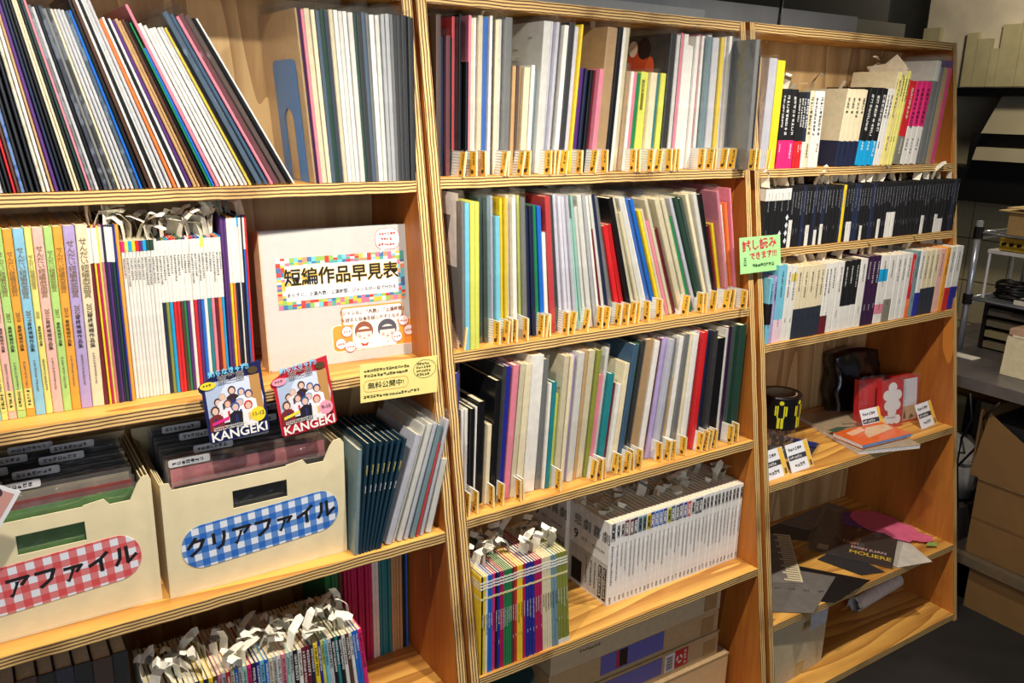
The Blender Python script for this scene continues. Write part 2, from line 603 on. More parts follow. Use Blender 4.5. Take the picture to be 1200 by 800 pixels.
# ------------------------------------------------------------------ books
COVER_R = {'matte': 0.55, 'gloss': 0.28}
def cover_mesh(t, h, d, c):
    r = min(0.0016, t * 0.33)
    b = MB()
    pts = [(0, d), (0, r), (r * 0.35, r * 0.35), (r, 0), (t - r, 0), (t - r * 0.35, r * 0.35), (t, r), (t, d), (t - c, d), (t - c, c + r * 0.3), (c, c + r * 0.3), (c, d)]
    b.prism(pts, 0, h, 2)
    return b

def wrap_mesh(t, z0, z1, d, e=0.00035):
    b = MB()
    r = min(0.0016, t * 0.33)
    o = [(-e, d), (-e, r), (r * 0.3 - e, r * 0.3 - e), (r, -e), (t - r, -e), (t - r * 0.3 + e, r * 0.3 - e), (t + e, r), (t + e, d)]
    i = [(t, d), (t, r), (t - r * 0.35, r * 0.35), (t - r, 0), (r, 0), (r * 0.35, r * 0.35), (0, r), (0, d)]
    return b.prism(o + i, z0, z1, 2)

SLIPS = []
def make_slips():
    """order slips: a strip that stands up from the pages, folds over and hangs"""
    gp = mat((128, 120, 112), 0.7, grain=0)
    for k in range(10):
        r = random.Random(100 + k)
        b = MB()
        w = r.uniform(0.015, 0.025)
        sg = 1 if k % 2 else -1
        l1, l2, l3 = r.uniform(0.024, 0.038), r.uniform(0.014, 0.026), r.uniform(0.004, 0.012)
        a1, a2, a3 = sg * r.uniform(0.0, 0.45), sg * r.uniform(0.5, 1.7), sg * r.uniform(1.2, 2.5)
        x, z, tw = 0.0, 0.0, 0.0
        prev = None
        run = [(l1 * 0.5, a1 * 0.6), (l1 * 0.5, a1), (l2 * 0.5, a2), (l2 * 0.5, a2 * 1.05), (l3, a3)]
        sk = r.uniform(-0.012, 0.012)
        for i in range(len(run) + 1):
            ww = w * (1.0 if i < len(run) else 0.6)
            cur = [(x, -ww / 2 + tw, z), (x, ww / 2 + tw, z + sk * 0.3)]
            if prev:
                b.poly([prev[0], prev[1], cur[1], cur[0]], 1 if (i == 3 and k % 3 == 0) else 0)
            prev = cur
            if i < len(run):
                L, a = run[i]
                x += math.sin(a) * L
                z += math.cos(a) * L
                tw += sk * 0.2
        SLIPS.append(b.mesh('paper_slip', [PAPER, gp]))
make_slips()

BAND = {                                   # wrap-round belts and two-tone spines: (from, to, colour) in fractions of the height
    'P': [(0.0, 0.36, 'h')], 'N': [(0.0, 0.33, 'n')], 'C': [(0.0, 0.32, 'C')], 'W': [(0.0, 0.46, 'w')], 'V': [(0.60, 0.99, 'w')],
    'K': [(0.0, 0.42, (42, 48, 60))], 'R': [(0.0, 0.36, 'r')], 'B': [(0.0, 0.36, 'i')], 'M': [(0.0, 0.26, 'm')], 'Q': [(0.0, 0.30, (236, 206, 214))],
    'J': [(0.0, 0.34, (128, 126, 112))], 'X': [(0.28, 0.62, 'w'), (0.62, 0.80, 'C'), (0.14, 0.28, 'p')], 'A': [(0.80, 0.99, 'w')],
    'Z': [(0.0, 0.35, 'w')], 'U': [(0.0, 0.26, 'w')], 'I': [(0.0, 0.12, 'w'), (0.48, 0.92, 'w')], 'T': [(0.30, 0.62, 'k')],
    'h': [(0.935, 1.0, 'h')], 'e': [(0.935, 1.0, 'e')], 'b': [(0.935, 1.0, 'C')], 'y': [(0.935, 1.0, 'y')], 'r': [(0.935, 1.0, 'r')],
    'v': [(0.935, 1.0, 'v')], 'd': [(0.935, 1.0, 'd')], 'o': [(0.6, 0.93, 'w')], 'G': [(0.62, 0.74, 'g')], 'O': [(0.0, 0.30, 'o')],
    'w': [(0.80, 0.90, (226, 200, 90))], 's': [(0.93, 0.945, 'w'), (0.90, 0.915, 'w'), (0.87, 0.885, 'w'), (0.765, 0.785, (226, 214, 160))], 'f': [(0.0, 0.05, 'w')],
}
DEFAULT_TXT = None

def book(root, t, h, d, col, pages=True, wall=None, gloss='matte', bands=None, pivot_right=False, coat=0.0, page_gap=0.002):
    """cover (two boards and spine) round a page block; local x 0..t, y 0..d, z 0..h"""
    x0 = -t if pivot_right else 0.0
    c = wall or min(0.0012, t * 0.12)
    cv = part('cover', cover_mesh(t, h, d, c), mat(col, COVER_R[gloss], coat=coat, grain=0.08), root, loc=(x0, 0, 0))
    if pages and t > 0.0022:
        part('pages', MB().box((c, c + min(0.0016, t * 0.33) * 0.3, 0.0008), (t - c, d - 0.0015, h - page_gap)), PAGES, root, loc=(x0, 0, 0))
    for z0, z1, bc in (bands or []):
        part('belt', wrap_mesh(t, z0 * h, z1 * h, d * 0.98), mat(bc, 0.5, grain=0.05), root, loc=(x0, 0, 0))
    return x0

def sleeve(root, x0, t, h, d, extra=0.018, film=None):
    """clear bag round a pamphlet, standing a little proud at the top"""
    e = 0.0007
    b = MB()
    z1 = h + extra
    n = 4
    for sx, xx in ((-1, x0 - e), (1, x0 + t + e)):
        zs = [0.0, h * 0.5, h, z1]
        for i in range(3):
            off0 = 0 if i < 2 else 0
            off1 = 0 if i < 2 else -sx * min(t * 0.35, 0.002)
            q = [(xx + off0, -e, zs[i]), (xx + off0, d, zs[i]), (xx + off1, d, zs[i + 1]), (xx + off1, -e, zs[i + 1])]
            b.poly(q)
    b.poly([(x0 - e, -e, 0), (x0 + t + e, -e, 0), (x0 + t + e, -e, h), (x0 - e, -e, h)])
    part('sleeve', b, film or PLASTIC, root)

def lerp_list(L, x):
    if x <= L[0][0]:
        return L[0][1]
    for (a, u), (b, v) in zip(L, L[1:]):
        if x <= b:
            return u + (v - u) * (x - a) / (b - a)
    return L[-1][1]

TOK = re.compile(r'^([\d.]+)([A-Za-z])(?:/(\d+))?(?:\|(\w+))?(\*)?$')

def book_row(toks, px0, px1, z, yo, kind, where, group, h=297, d=0.21, lean=((0, 0),), pxz=0.0, cat='booklet', name='booklet', txt=None, fill=0.94,
             gloss='matte', slips=0, pages=True, sleeves=0.0, wobble=0.006, y=None, jit=0.002, txt_from=0.93, seed=1, nchar=(8, 13), word=True, slip_y=None, coat=0.0,
             txt_size=None, xr=None):
    r = random.Random(seed)
    items = [TOK.match(t).groups() for t in toks.split()]
    tot = sum(float(i[0]) for i in items)
    sc = (px1 - px0) / tot
    y0 = fy(z) + yo if y is None else y
    names = []
    for w, c, hh, sty, star in items:
        hm = int(hh) if hh else h
        names.append((PAL[c][1], 'short ' if hm < h - 30 else ('tall ' if hm > h + 25 else '')))
    seen, total = {}, {}
    for nm in names:
        total[nm] = total.get(nm, 0) + 1
    px = px0
    out = []
    for (w, c, hh, sty, star), nm in zip(items, names):
        wpx = float(w) * sc
        if xr:
            lo, hi = [xr[0] + (xr[1] - xr[0]) * (q - px0) / (px1 - px0) for q in (px, px + wpx)]
        else:
            lo, hi = xp(px, y0, z + pxz), xp(px + wpx, y0, z + pxz)
        px += wpx
        hm = (int(hh) if hh else h) / 1000.0 * (1 + r.uniform(-wobble, wobble))
        ln = math.radians(lerp_list(lean, px - wpx / 2))
        t = max(0.0012, (hi - lo) * math.cos(ln) * fill)
        yy = y0 + r.uniform(-jit, jit)
        dd = min(d, YB - 0.004 - yy)
        seen[nm] = seen.get(nm, 0) + 1
        col, size = nm
        if total[nm] == 1:
            lab = 'the one %s%s %s in %s' % (size, col, kind, where)
        else:
            lab = '%s %s%s %s from left in %s' % (nth(seen[nm]), size, col, kind, where)
        right = ln > 0
        root = thing(name, lab, cat, ((hi - 0.0003) if right else lo, yy, z + 0.0008), (0, ln, 0), group)
        bands = []
        for q in (sty or ''):
            bands += BAND.get(q, [])
        x0 = book(root, t, hm, dd, c, pages, gloss=gloss, bands=bands, pivot_right=right, coat=coat if not star else 0.9)
        if star or r.random() < sleeves:
            sleeve(root, x0, t, hm, dd, r.uniform(0.008, 0.022))
        if txt and t > 0.0028:
            lum = sum(rgb_of(c)) / 3
            ink = INK if lum > 118 else WINK
            if txt == 'k':
                ink = INK
            if txt == 'w':
                ink = mat((150, 152, 160), 0.6, grain=0)
            n = r.randint(*nchar)
            s = min(t * 0.66, txt_size or hm * 0.5 / n)
            glyphs(root, (x0 + t / 2, -0.0006, hm * txt_from - s * 0.6), n, s, ink, r.randint(0, 3))
            if t > 0.006 and r.random() < 0.8:
                glyphs(root, (x0 + t / 2, -0.0006, hm * 0.30), r.randint(3, 5), s * 0.7, ink, r.randint(0, 3))
        if slips and r.random() < slips:
            sl = link('paper_slip', SLIPS[r.randint(0, 9)], root)
            sy = dd * r.uniform(0.25, 0.7) if slip_y is None else r.uniform(*slip_y)
            sl.location = (x0 + t / 2, sy, hm - 0.006)
            sl.rotation_euler = (r.uniform(-0.35, 0.35), r.uniform(-0.25, 0.25), r.uniform(-0.7, 0.7))
        out.append((root, x0, t, hm, dd, yy))
    return out

# ---- upper shelf of the left bookcase: leaning pamphlets, bookend, upright pamphlets
book_row('10g 10k 6l 5k 5k 4r 5x 4b 6k 7k 6k 5c 5w 4t 6v 5n 5k 5k 4c 4c 4k 4d 4p 4g/262 5l/262 5k/262 5n/262 5g/262 5k/262 4c/262 5l/262 5l/262 5l/262 5u/262 4b/262 6k 5x 4w 4k 3w 6l 5l '
         '5o/258 4w/262 4k/262 4w/262 5v/260 5t/262 4t/262 5x/262 4k/262 3G/262 4b/225 5p 6w/262 5w/262 5w/258 6w/260 5w/262 5l/262 4y/262 5k/262 8u* 6u 5p/285 8m* 7x 5k 3w',
         -22, 347, ZA['a1'], 0.004, 'pamphlet', 'leaning row on top left shelf', 'pamphlets leaning on the top left shelf', h=290, d=0.20,
         lean=((-20, -7), (60, -9), (180, -17), (270, -24), (345, -29)), fill=0.70, gloss='gloss', name='pamphlet', cat='pamphlet', sleeves=0.28, seed=3, coat=0.3)
book_row('3t* 4z 4p 8c 6c 5u 6d 5n 6c 6w 6w 6w 7w 4d 6k 5u* 4g 7w 6w* 5l 6l* 5g 4k 4k* 4k 4k 4k 3k', 369, 488, ZA['a1'], 0.004, 'pamphlet', 'upright row right of blue bookend',
         'pamphlets right of the blue bookend', h=282, d=0.20, lean=((369, -4.5), (440, -3), (488, -0.6)), fill=0.92, gloss='gloss', name='pamphlet', cat='pamphlet', sleeves=0.35, seed=5, coat=0.4)

be = thing('bookend', 'blue metal bookend with arched cut-out between two groups of pamphlets', 'bookend', (xp(362, 0.262, ZA['a1']), 0.262, ZA['a1'] + 0.0003), (0, math.radians(-4.5), 0))
arch = [(0.030, 0.012)] + [(0.060 + 0.024 * math.cos(a), 0.100 + 0.024 * math.sin(a)) for a in [math.pi * (1 - i / 10) for i in range(11)]] + [(0.084, 0.012)]
outer = rrect(0.0, 0.0, 0.115, 0.205, 0.014)
bm = MB()
q = [(0.0, 0.0)] + [(0.0, 0.191)] + [(0.014 - 0.014 * math.cos(a), 0.191 + 0.014 * math.sin(a)) for a in (0.5, 1.0, 1.57)]
q += [(0.101 + 0.014 * math.sin(a), 0.191 + 0.014 * math.cos(a)) for a in (0.0, 0.6, 1.1, 1.57)] + [(0.115, 0.0), (0.084, 0.0)] + arch[::-1][1:-1] + [(0.036, 0.0)]
bm.prism(q, -0.0012, 0.0, 0)
BLUE_STEEL = mat((58, 116, 170), 0.35, grain=0.03)
part('upright_plate', bm, BLUE_STEEL, be)
part('base_tongue', MB().box((-0.001, 0.036, 0.0), (0.09, 0.084, 0.0011)), BLUE_STEEL, be, rot=(0, math.radians(4.5), 0))

# ---- second shelf of the left bookcase
SEN = book_row('6S 8Y 10P 10.5F 10.5O 12S 8Y 12P 9.5F 10.5O 13a 13.5c', -4, 123, ZA['a2'], 0.052, 'prize anthology', 'pastel row on left shelf',
               'pastel prize anthologies', h=286, d=0.19, lean=((0, 0), (123, 0.8)), name='anthology', cat='book', fill=0.97, wobble=0.002, jit=0.001, seed=11)
years = ['2020', '2019', '2016', '2017', '2018', '2019', '2020', '2016', '2017', '2018', '2020', '2022']
for k, (root, x0, t, hm, dd, yy) in enumerate(SEN):
    cx = x0 + t / 2
    gold = mat((120, 96, 50), 0.5, grain=0)
    text('せんだい短編戯曲賞', root, (cx, -0.0007, hm * 0.77), t * 0.70, gold, vertical=True, bold=0.0, line=1.22)
    text(years[k], root, (cx, -0.0007, hm * 0.545), t * 0.62, gold, roll=-math.pi / 2)
    text('最終候補作品集', root, (cx, -0.0007, hm * 0.43), t * 0.46, INK, vertical=True, bold=0.01, line=1.45)
    glyphs(root, (cx, -0.0007, hm * 0.30), 14, 0.0036, mat((110, 100, 90), 0.6, grain=0), k % 4)
    if k in (1, 2, 3, 4):
        part('sticker', MB().box((x0 + t * 0.12, -0.0009, hm * 0.045), (x0 + t * 0.88, -0.0004, hm * 0.155)), mat('Y', 0.5), root)
        glyphs(root, (cx, -0.0012, hm * 0.14), 5, 0.005, INK, k % 4)
book_row('7m|A 3y|A 4H|A 3e 4p|A 3n 4v|A 3n|A 4d|A 3i 5O', 123, 159.5, ZA['a2'], 0.052, 'magazine', 'row beside cream anthology', 'thin magazines beside the anthologies',
         h=284, d=0.19, name='magazine', cat='magazine', slips=0.9, slip_y=(0.01, 0.06), seed=12, wobble=0.002)
book_row('4w|h 4w|e 4w|b 4w|y 4w|r 4w|v 4w|b 4w|d 4w|d 4w 4n|V 4j|V 4C|V 4r|V 4r|V 4x|V 3G|V 4v|V 4w 4r|V 4v|V 4b|V 4w|e 4T|V 4p|V 4m|V 4o|V 3C|V', 160, 270.5, ZA['a2'], 0.058, 'magazine',
         'white-titled row on left shelf', 'magazines with white title panels', h=257, d=0.182, name='magazine', cat='magazine', slips=1.0, slip_y=(0.008, 0.06), txt='k', txt_from=0.9, seed=13,
         wobble=0.001, jit=0.0008, nchar=(9, 14), txt_size=0.0045)
book_row('6v 5v 5y|V 4o|V 5n|V 4k|V 3w|b 4n|V 3k 4b|A 4r', 271, 300, ZA['a2'], 0.085, 'magazine', 'tall group left of ring binder', 'tall magazines behind the binder',
         h=284, d=0.17, name='magazine', cat='magazine', slips=1.0, slip_y=(0.01, 0.07), seed=14, wobble=0.001)

# ---- three rows of play scripts in the middle bookcase
KIND = 'script booklet'
G1 = 'script booklets of the middle bookcase'
B1T = ('6x* 4n/254 5m/254 6k/254 4r* 3k 6k/208 4k/208 4p 5c 4w 6c* 7b* 4w 4n 5c 5w 9g* 5t/208 4x/208 5t/208 8c/208 5w/208 4E/200 10w* 5L 4L 7k* 6w 8k* 6L 3y 6v/208 3n/208 4n/208 5k/208 6m/208 6p/208 14t* 6k 4w 8c* 4t/208 4w/208 6p/208 '
         '5G/208 7e/208 5e/208 9c/208 4T/208 7e/208 8k* 5w* 3n 4p 6w 6w/270 4w/270 5w 4p* 4w 5E* 6L 9l 5y* 4L 4w 4g 7g 4g*')
B1R = book_row(B1T, 512, 861, ZB['b1'], 0.035, KIND, 'top row of middle bookcase', G1, pxz=0.05, h=292, d=0.17,
         lean=((510, 0), (590, 0.6), (640, 3.5), (690, 4.2), (740, 3.2), (830, 0), (880, -1.2)), fill=0.9, seed=21, slips=0.07, sleeves=0.14, wobble=0.012, jit=0.008, gloss='gloss')
def art(row, toks, tok):
    return row[toks.split().index(tok)]
def left_art(entry, shapes, name='cover_print'):
    root, x0, t, hm, dd, yy = entry
    for k, (pts, c) in enumerate(shapes):
        part(name, MB().poly([(x0 - 0.0011 - 0.0001 * k, u * dd, v * hm) for u, v in pts]), mat(c, 0.45, grain=0.1), root)
e_ = art(B1R, B1T, '6x*')
for k_, (v_, n_) in enumerate(((0.88, 7), (0.70, 6))):
    glyphs(e_[0], (e_[1] - 0.0012, e_[4] * 0.62, e_[3] * v_), n_, 0.012, mat((170, 150, 130), 0.6, grain=0), k_, True, 'left')
e_ = art(B1R, B1T, '10w*')
for k_ in range(10):
    glyphs(e_[0], (e_[1] - 0.0012, e_[4] * (0.62 if k_ % 3 else 0.3), e_[3] * (0.90 - 0.075 * k_)), 3 + k_ % 3, 0.0052, mat((90, 84, 78), 0.6, grain=0), k_ % 4, True, 'left')
e_ = [q_ for q_, k_ in zip(B1R, B1T.split()) if k_ == '8k*'][-1]
left_art(e_, [(disc(0.62, 0.80, 0.20, 0.13), (196, 74, 40)), (disc(0.50, 0.90, 0.13, 0.08), (40, 22, 20)), (disc(0.72, 0.90, 0.09, 0.06), (226, 196, 170)), (disc(0.36, 0.74, 0.09, 0.10), (214, 90, 50))])
e_ = art(B1R, B1T, '7e/208')
part('title_box', MB().box((e_[1] + e_[2] * 0.25, -0.0008, e_[3] * 0.62), (e_[1] + e_[2] * 0.75, -0.0005, e_[3] * 0.92)), mat((120, 110, 30), 0.5, grain=0), e_[0])
glyphs(e_[0], (e_[1] + e_[2] * 0.5, -0.0012, e_[3] * 0.88), 4, e_[2] * 0.4, mat('e', 0.5, grain=0), 1)
book_row('7g/285 3k/254 4t/250', 0, 10, ZB['b1'], -0.030, KIND, 'group standing out past right post', G1, h=285, d=0.17, lean=((0, -1.0),), fill=0.9, seed=22, xr=(0.789, 0.817), sleeves=0.5)
B2F = book_row('3g* 5.5s 5.5e 5e', 543, 562, ZB['b2'], 0.004, KIND, 'front left group on second shelf', G1, h=285, d=0.19, lean=((540, -0.8),), fill=0.95, seed=23)
e_ = B2F[0]
left_art(e_, [(rect(0.10, 0.56, 0.50, 1.03), (226, 222, 212)), ([(0.22, 0.90), (0.38, 0.90), (0.30, 0.70)], (110, 106, 102)), (rect(0.06, 1.0, 0.54, 1.05), (236, 232, 222))], 'hang_tag')
glyphs(e_[0], (e_[1] - 0.0018, e_[4] * 0.42, e_[3] * 0.64), 4, 0.008, mat((90, 88, 84), 0.6, grain=0), 1, True, 'left')
book_row('6d* 5d 5E* 5l 7s/250 4y 4y* 5c 6w 5w* 4e 6g* 4n/268 6n/268 6G/268 6b/268 6w/215 8r 6k* 5L 5L 5L 4L* 5q/238 4q* 5w/262 7w 5l* 4w 4m/215 5w* 5n 9g* 7r/225 6r/225 7k 6c* 5c/255 7w* 5w 5b* 5b 4y/262 4c/262 5p/235 5c* 6m/215 '
         '8c* 6c 6G/240 5L* 6d 5d 5c 6w* 5k 4m/205 4y/210 4p* 4w/252 4o/255 3p',
         563, 866, ZB['b2'], 0.035, KIND, 'second row of middle bookcase', G1, pxz=0.05, h=288, d=0.19,
         lean=((560, -1), (600, -2), (640, -4.5), (700, -10), (760, -19), (825, -22), (845, -16), (868, -11)), fill=0.78, seed=24, slips=0.08, sleeves=0.14, wobble=0.012, jit=0.007, gloss='gloss')
book_row('5i* 4w/212 4w/212 5k/212 3w/214 8k/220 5c/170 6k/262 4k* 5i 7p 6c* 8c 15w/300 7g* 3w/235 5T/238 5e/205 6c* 4c 4a 7w* 4t 8c* 5j 6p/230 4w* 6T/228 3m/205 4w/205 6c/250 6u 4G 5k 10t* 5w 4m* 7a 5L* 3g 5t/190 5w 6g* 4c 6w 6L* 5r 3r 6n 4k* 10k/270 3w* 7z 5d* 8d',
         535, 862, ZB['b3'], 0.042, KIND, 'third row of middle bookcase', G1, pxz=0.04, h=288, d=0.205,
         lean=((538, 0), (575, 2.5), (598, 4.2), (630, 2.4), (670, 4), (735, 7), (775, 5.6), (840, 0.8), (860, 0.2)), fill=0.86, seed=25, sleeves=0.08, wobble=0.012, jit=0.007, gloss='gloss')

# index dividers: ribbed white plastic plates with a yellow title sticker at the front end
RIB = mat((226, 224, 214), 0.35, grain=0.04)
YEL = mat((240, 186, 60), 0.45, grain=0.06)
YEDGE = mat((246, 224, 168), 0.5, grain=0.04)
def divider_meshes():
    b = MB()
    n, hh, t, L = 9, 0.048, 0.0030, 0.115
    pts = []
    for i in range(n):
        z0 = hh * i / n
        pts += [(0.0, z0), (0.0007, z0 + hh / n * 0.5)]
    pts = [(p[0], p[1]) for p in pts] + [(0.0, hh), (t, hh), (t, 0.0)]
    k = len(pts)
    for i in range(k):
        a, c = pts[i], pts[(i + 1) % k]
        b.poly([(a[0], 0, a[1]), (c[0], 0, c[1]), (c[0], L, c[1]), (a[0], L, a[1])])
    b.poly([(p[0], 0, p[1]) for p in pts])
    b.poly([(p[0], L, p[1]) for p in pts[::-1]])
    plate = b.mesh('plate', RIB)
    s = MB()
    e = 0.0006
    s.poly([(-e, 0.0165, 0.001), (-e, -e, 0.001), (-e, -e, hh - 0.001), (-e, 0.0165, hh - 0.001)], 0)
    s.poly([(-e, -e, 0.001), (t + e, -e, 0.001), (t + e, -e, hh - 0.001), (-e, -e, hh - 0.001)], 1)
    s.poly([(t + e, -e, 0.001), (t + e, 0.012, 0.001), (t + e, 0.012, hh - 0.001), (t + e, -e, hh - 0.001)], 0)
    stick = s.mesh('sticker', [YEL, YEDGE])
    em = MB().poly([(0, -u, v) for u, v in disc(0, 0, 0.0042, n=14)])
    return plate, stick, em.mesh('emblem', mat((70, 52, 24), 0.5, grain=0))
DPLATE, DSTICK, DEMB = divider_meshes()

def dividers(pxs, z, yo, where, yos=None):
    r = random.Random(int(z * 1000))
    n = len(pxs)
    for i, px in enumerate(pxs):
        yy = fy(z) + yo + r.uniform(-0.004, 0.006) + (yos or {}).get(i, 0)
        x = xp(px, yy, z + 0.02) - 0.004
        tilt = r.uniform(-0.05, 0.16)
        root = thing('index_divider', '%s yellow-labelled index divider from left on %s' % (nth(i + 1), where), 'index divider', (x, yy, z + 0.0004),
                     (0, tilt, r.uniform(-0.04, 0.24)), 'yellow index dividers')
        link('plate', DPLATE, root)
        link('sticker', DSTICK, root)
        link('emblem', DEMB, root, loc=(-0.0009, 0.0100, 0.0085))
        glyphs(root, (-0.0009, 0.0058, 0.042), r.randint(4, 6), 0.0060, INK, r.randint(0, 3), face='left')

dividers([545, 560, 571, 593, 597, 613, 622, 647, 651, 655, 665, 683, 699, 713, 746, 751, 766, 775, 788, 792, 797, 826, 836, 840, 852, 862, 871, 875, 886, 891], ZB['b1'], -0.004,
         'top shelf of middle bookcase', {26: -0.01, 27: -0.015, 28: -0.05, 29: -0.055})
dividers([546, 587, 597, 601, 607, 620, 638, 642, 646, 667, 674, 690, 707, 714, 728, 737, 745, 750, 762, 777, 807, 825, 829, 840, 855, 861, 876], ZB['b2'], 0.006, 'second shelf of middle bookcase', {26: -0.02})
dividers([551, 561, 580, 591, 612, 615, 658, 699, 707, 711, 724, 730, 739, 744, 753, 777, 786, 789, 793, 805, 824, 830, 834, 841, 860, 866], ZB['b3'], 0.010, 'third shelf of middle bookcase')
dividers([899, 902], ZC['c1'], 0.0, 'top shelf of right bookcase')

# ---- fourth shelf of the middle bookcase: drama magazines
book_row('5y|s 8k|s 11y|s 12w|s 11b|s 11b|s 13h|s 10k|s 12i|s 9H|s 9H|s 9G|s 9G|s 9G|s 9G|s 13x|s 13r|s 13y|s 13y|s 15H|s 14i|s 14i|s 14i|s 12H|s 12H|s 12H|s 11c|s 11c|s 11c|s 10c|s 14E|s 14E|s 12j|fs 13j|fs 13j|fs 14j|fs', 562, 668, ZB['b4'], 0.006, 'drama magazine',
         'colourful stack on fourth shelf', 'colourful drama magazines', h=222, d=0.15, name='magazine', cat='magazine', lean=((565, -0.2), (610, -1.5), (666, -4.5)), fill=0.95, slips=0.95,
         slip_y=(0.03, 0.12), txt='a', txt_from=0.62, seed=31, wobble=0.001, jit=0.0008, txt_size=0.003, nchar=(10, 16))
HK_H = 0.210
TINT = {3: 'm', 4: 'm', 5: 'n', 6: 'E', 7: 'E', 8: 'y', 9: 'i', 10: 'b', 11: 'b', 12: 'i', 13: 'e', 14: 'u', 15: 'u', 16: 'v', 17: 'i', 18: 'r', 20: 'n', 21: 'n'}
def white_magazines(xa, xb, n, yy, z, where, grp, tint, wtxt=True):
    step = (xb - xa) / n
    r = random.Random(n)
    for i in range(n):
        t = step * (1.35 if i == 0 else 0.985)
        xl = xa + step * i + (0 if i == 0 else 0.35 * step * (1 - i / n))
        if i:
            t *= 0.97
        lab = 'cover-out first white drama magazine of the %s' % where if i == 0 else '%s white drama magazine from left of the %s' % (nth(i + 1), where)
        root = thing('magazine', lab, 'magazine', (xl, yy + r.uniform(-0.001, 0.001), z + 0.0003), (0, 0, 0), grp)
        dd = min(0.147, YB - 0.003 - yy)
        book(root, t, HK_H, dd, (238, 236, 232), gloss='matte')
        if tint and i in TINT:
            part('colour_panel', MB().box((t * 0.06, -0.0005, HK_H * 0.80), (t * 0.94, -0.0001, HK_H * 0.985)), mat(TINT[i], 0.5, grain=0), root)
        if wtxt:
            text('悲劇喜劇', root, (t / 2, -0.0008, HK_H * 0.885), t * 0.72, WINK if tint and TINT.get(i, 'w') in 'mnibuvr' else INK, vertical=True, bold=0.02, line=1.15)
            glyphs(root, (t / 2, -0.0008, HK_H * 0.72), r.randint(14, 22), t * 0.34, mat((70, 70, 76), 0.6, grain=0), r.randint(0, 3))
            glyphs(root, (t / 2, -0.0008, HK_H * 0.08), 2, t * 0.5, INK, r.randint(0, 3))
        if True:
            sl = link('paper_slip', SLIPS[r.randint(0, 9)], root, (t / 2, dd * r.uniform(0.35, 0.8), HK_H - 0.012), (r.uniform(-0.4, 0.4), r.uniform(-0.8, 0.8), r.uniform(-0.9, 0.9)))
        if i == 0:
            text('悲', root, (-0.0008, dd * 0.80, HK_H * 0.80), 0.031, INK, LEFT)
            text('劇', root, (-0.0008, dd * 0.56, HK_H * 0.80), 0.031, INK, LEFT)
            text('喜', root, (-0.0008, dd * 0.32, HK_H * 0.80), 0.031, INK, LEFT)
            text('劇', root, (-0.0008, dd * 0.08, HK_H * 0.80), 0.031, INK, LEFT)
            text('9', root, (-0.0008, dd * 0.84, HK_H * 0.625), 0.034, INK, LEFT, bold=0.01)
            text('月号', root, (-0.0008, dd * 0.62, HK_H * 0.615), 0.011, INK, LEFT)
            glyphs(root, (-0.0008, dd * 0.40, HK_H * 0.62), 6, 0.008, mat((120, 118, 116), 0.6, grain=0), 1, True, 'left')
            pb = MB().box((-0.0005, dd * 0.02, HK_H * 0.03), (-0.0001, dd * 0.98, HK_H * 0.50))
            part('cover_panel', pb, mat((196, 194, 190), 0.5), root)
            for u0, u1, z0, z1 in ((0.04, 0.12, 0.04, 0.44), (0.15, 0.23, 0.04, 0.44), (0.66, 0.93, 0.05, 0.32)):
                part('cover_panel', MB().box((-0.0009, dd * u0, HK_H * z0), (-0.0006, dd * u1, HK_H * z1)), mat((28, 26, 28), 0.5, grain=0), root)
            for u in (0.08, 0.19):
                glyphs(root, (-0.0013, dd * u, HK_H * 0.41), 9, 0.0085, WINK, 2, face='left')
            for u in (0.32, 0.42, 0.54):
                glyphs(root, (-0.0010, dd * u, HK_H * 0.42), 11, 0.0062, INK, 1, face='left')
YH = fy(ZB['b4']) + 0.066
white_magazines(xp(710.5, YH, ZB['b4']), xp(863, YH, ZB['b4']), 33, YH, ZB['b4'], 'front white row', 'white drama magazines in front', True)
white_magazines(0.372, 0.80, 30, fy(ZB['b4']) + 0.218, ZB['b4'], 'hidden back row', 'white drama magazines behind', False, False)

# ---- right bookcase: three rows of paperbacks
WC = 'top row of right bookcase'
book_row('9L/255* 9y/252', 889, 908, ZC['c1'], 0.002, 'booklet', WC + ', beside left post', 'books on the top right shelf', h=252, d=0.16, lean=((900, 0.8),), seed=40)
book_row('3.6k|P 7.6k|P 7.4k|P 3.2k/182|R 3.2k/182|R 3.2k/182|R 4n/182|Z 5c/186 5.6w/186 6.4w/186', 909, 958, ZC['c1'], 0.004, 'paperback', WC, 'books on the top right shelf', h=188, d=0.13,
         name='paperback', cat='book', txt='a', seed=41, slips=0.5, jit=0.001, nchar=(8, 11), wobble=0.002)
book_row('6c|N 6c|N 6c|N 6c|N', 977, 1001, ZC['c1'], 0.004, 'tilted paperback', WC, 'books on the top right shelf', h=194, d=0.14, lean=((990, 6),), name='paperback', cat='book', txt='a', seed=42,
         slips=0.5, jit=0.001, wobble=0.002, txt_from=0.9, nchar=(4, 5), txt_size=0.010)
book_row('8k|C 6k|C 7k|C 4w 4w 1.5c/246 5Y/244 3Y/248 3Y/248 3Y/248 9r/222|J 6h/222|W 6h/222|W 7h/222|W', 1001, 1073, ZC['c1'], 0.004, 'tilted paperback', WC + ' end', 'books on the top right shelf', h=200, d=0.14,
         lean=((1000, 8.2), (1040, 8), (1073, 7)), name='paperback', cat='book', txt='a', seed=43, slips=0.3, jit=0.001, wobble=0.002, nchar=(7, 9), fill=0.9, txt_size=0.012)
book_row('5g|A 4g|v 6t|v 4h|v', 1074, 1094, ZC['c1'], 0.004, 'bagged booklet', WC, 'books on the top right shelf', h=282, d=0.14, lean=((1074, 6), (1094, 4.5)), seed=44, sleeves=1.0, fill=0.8)
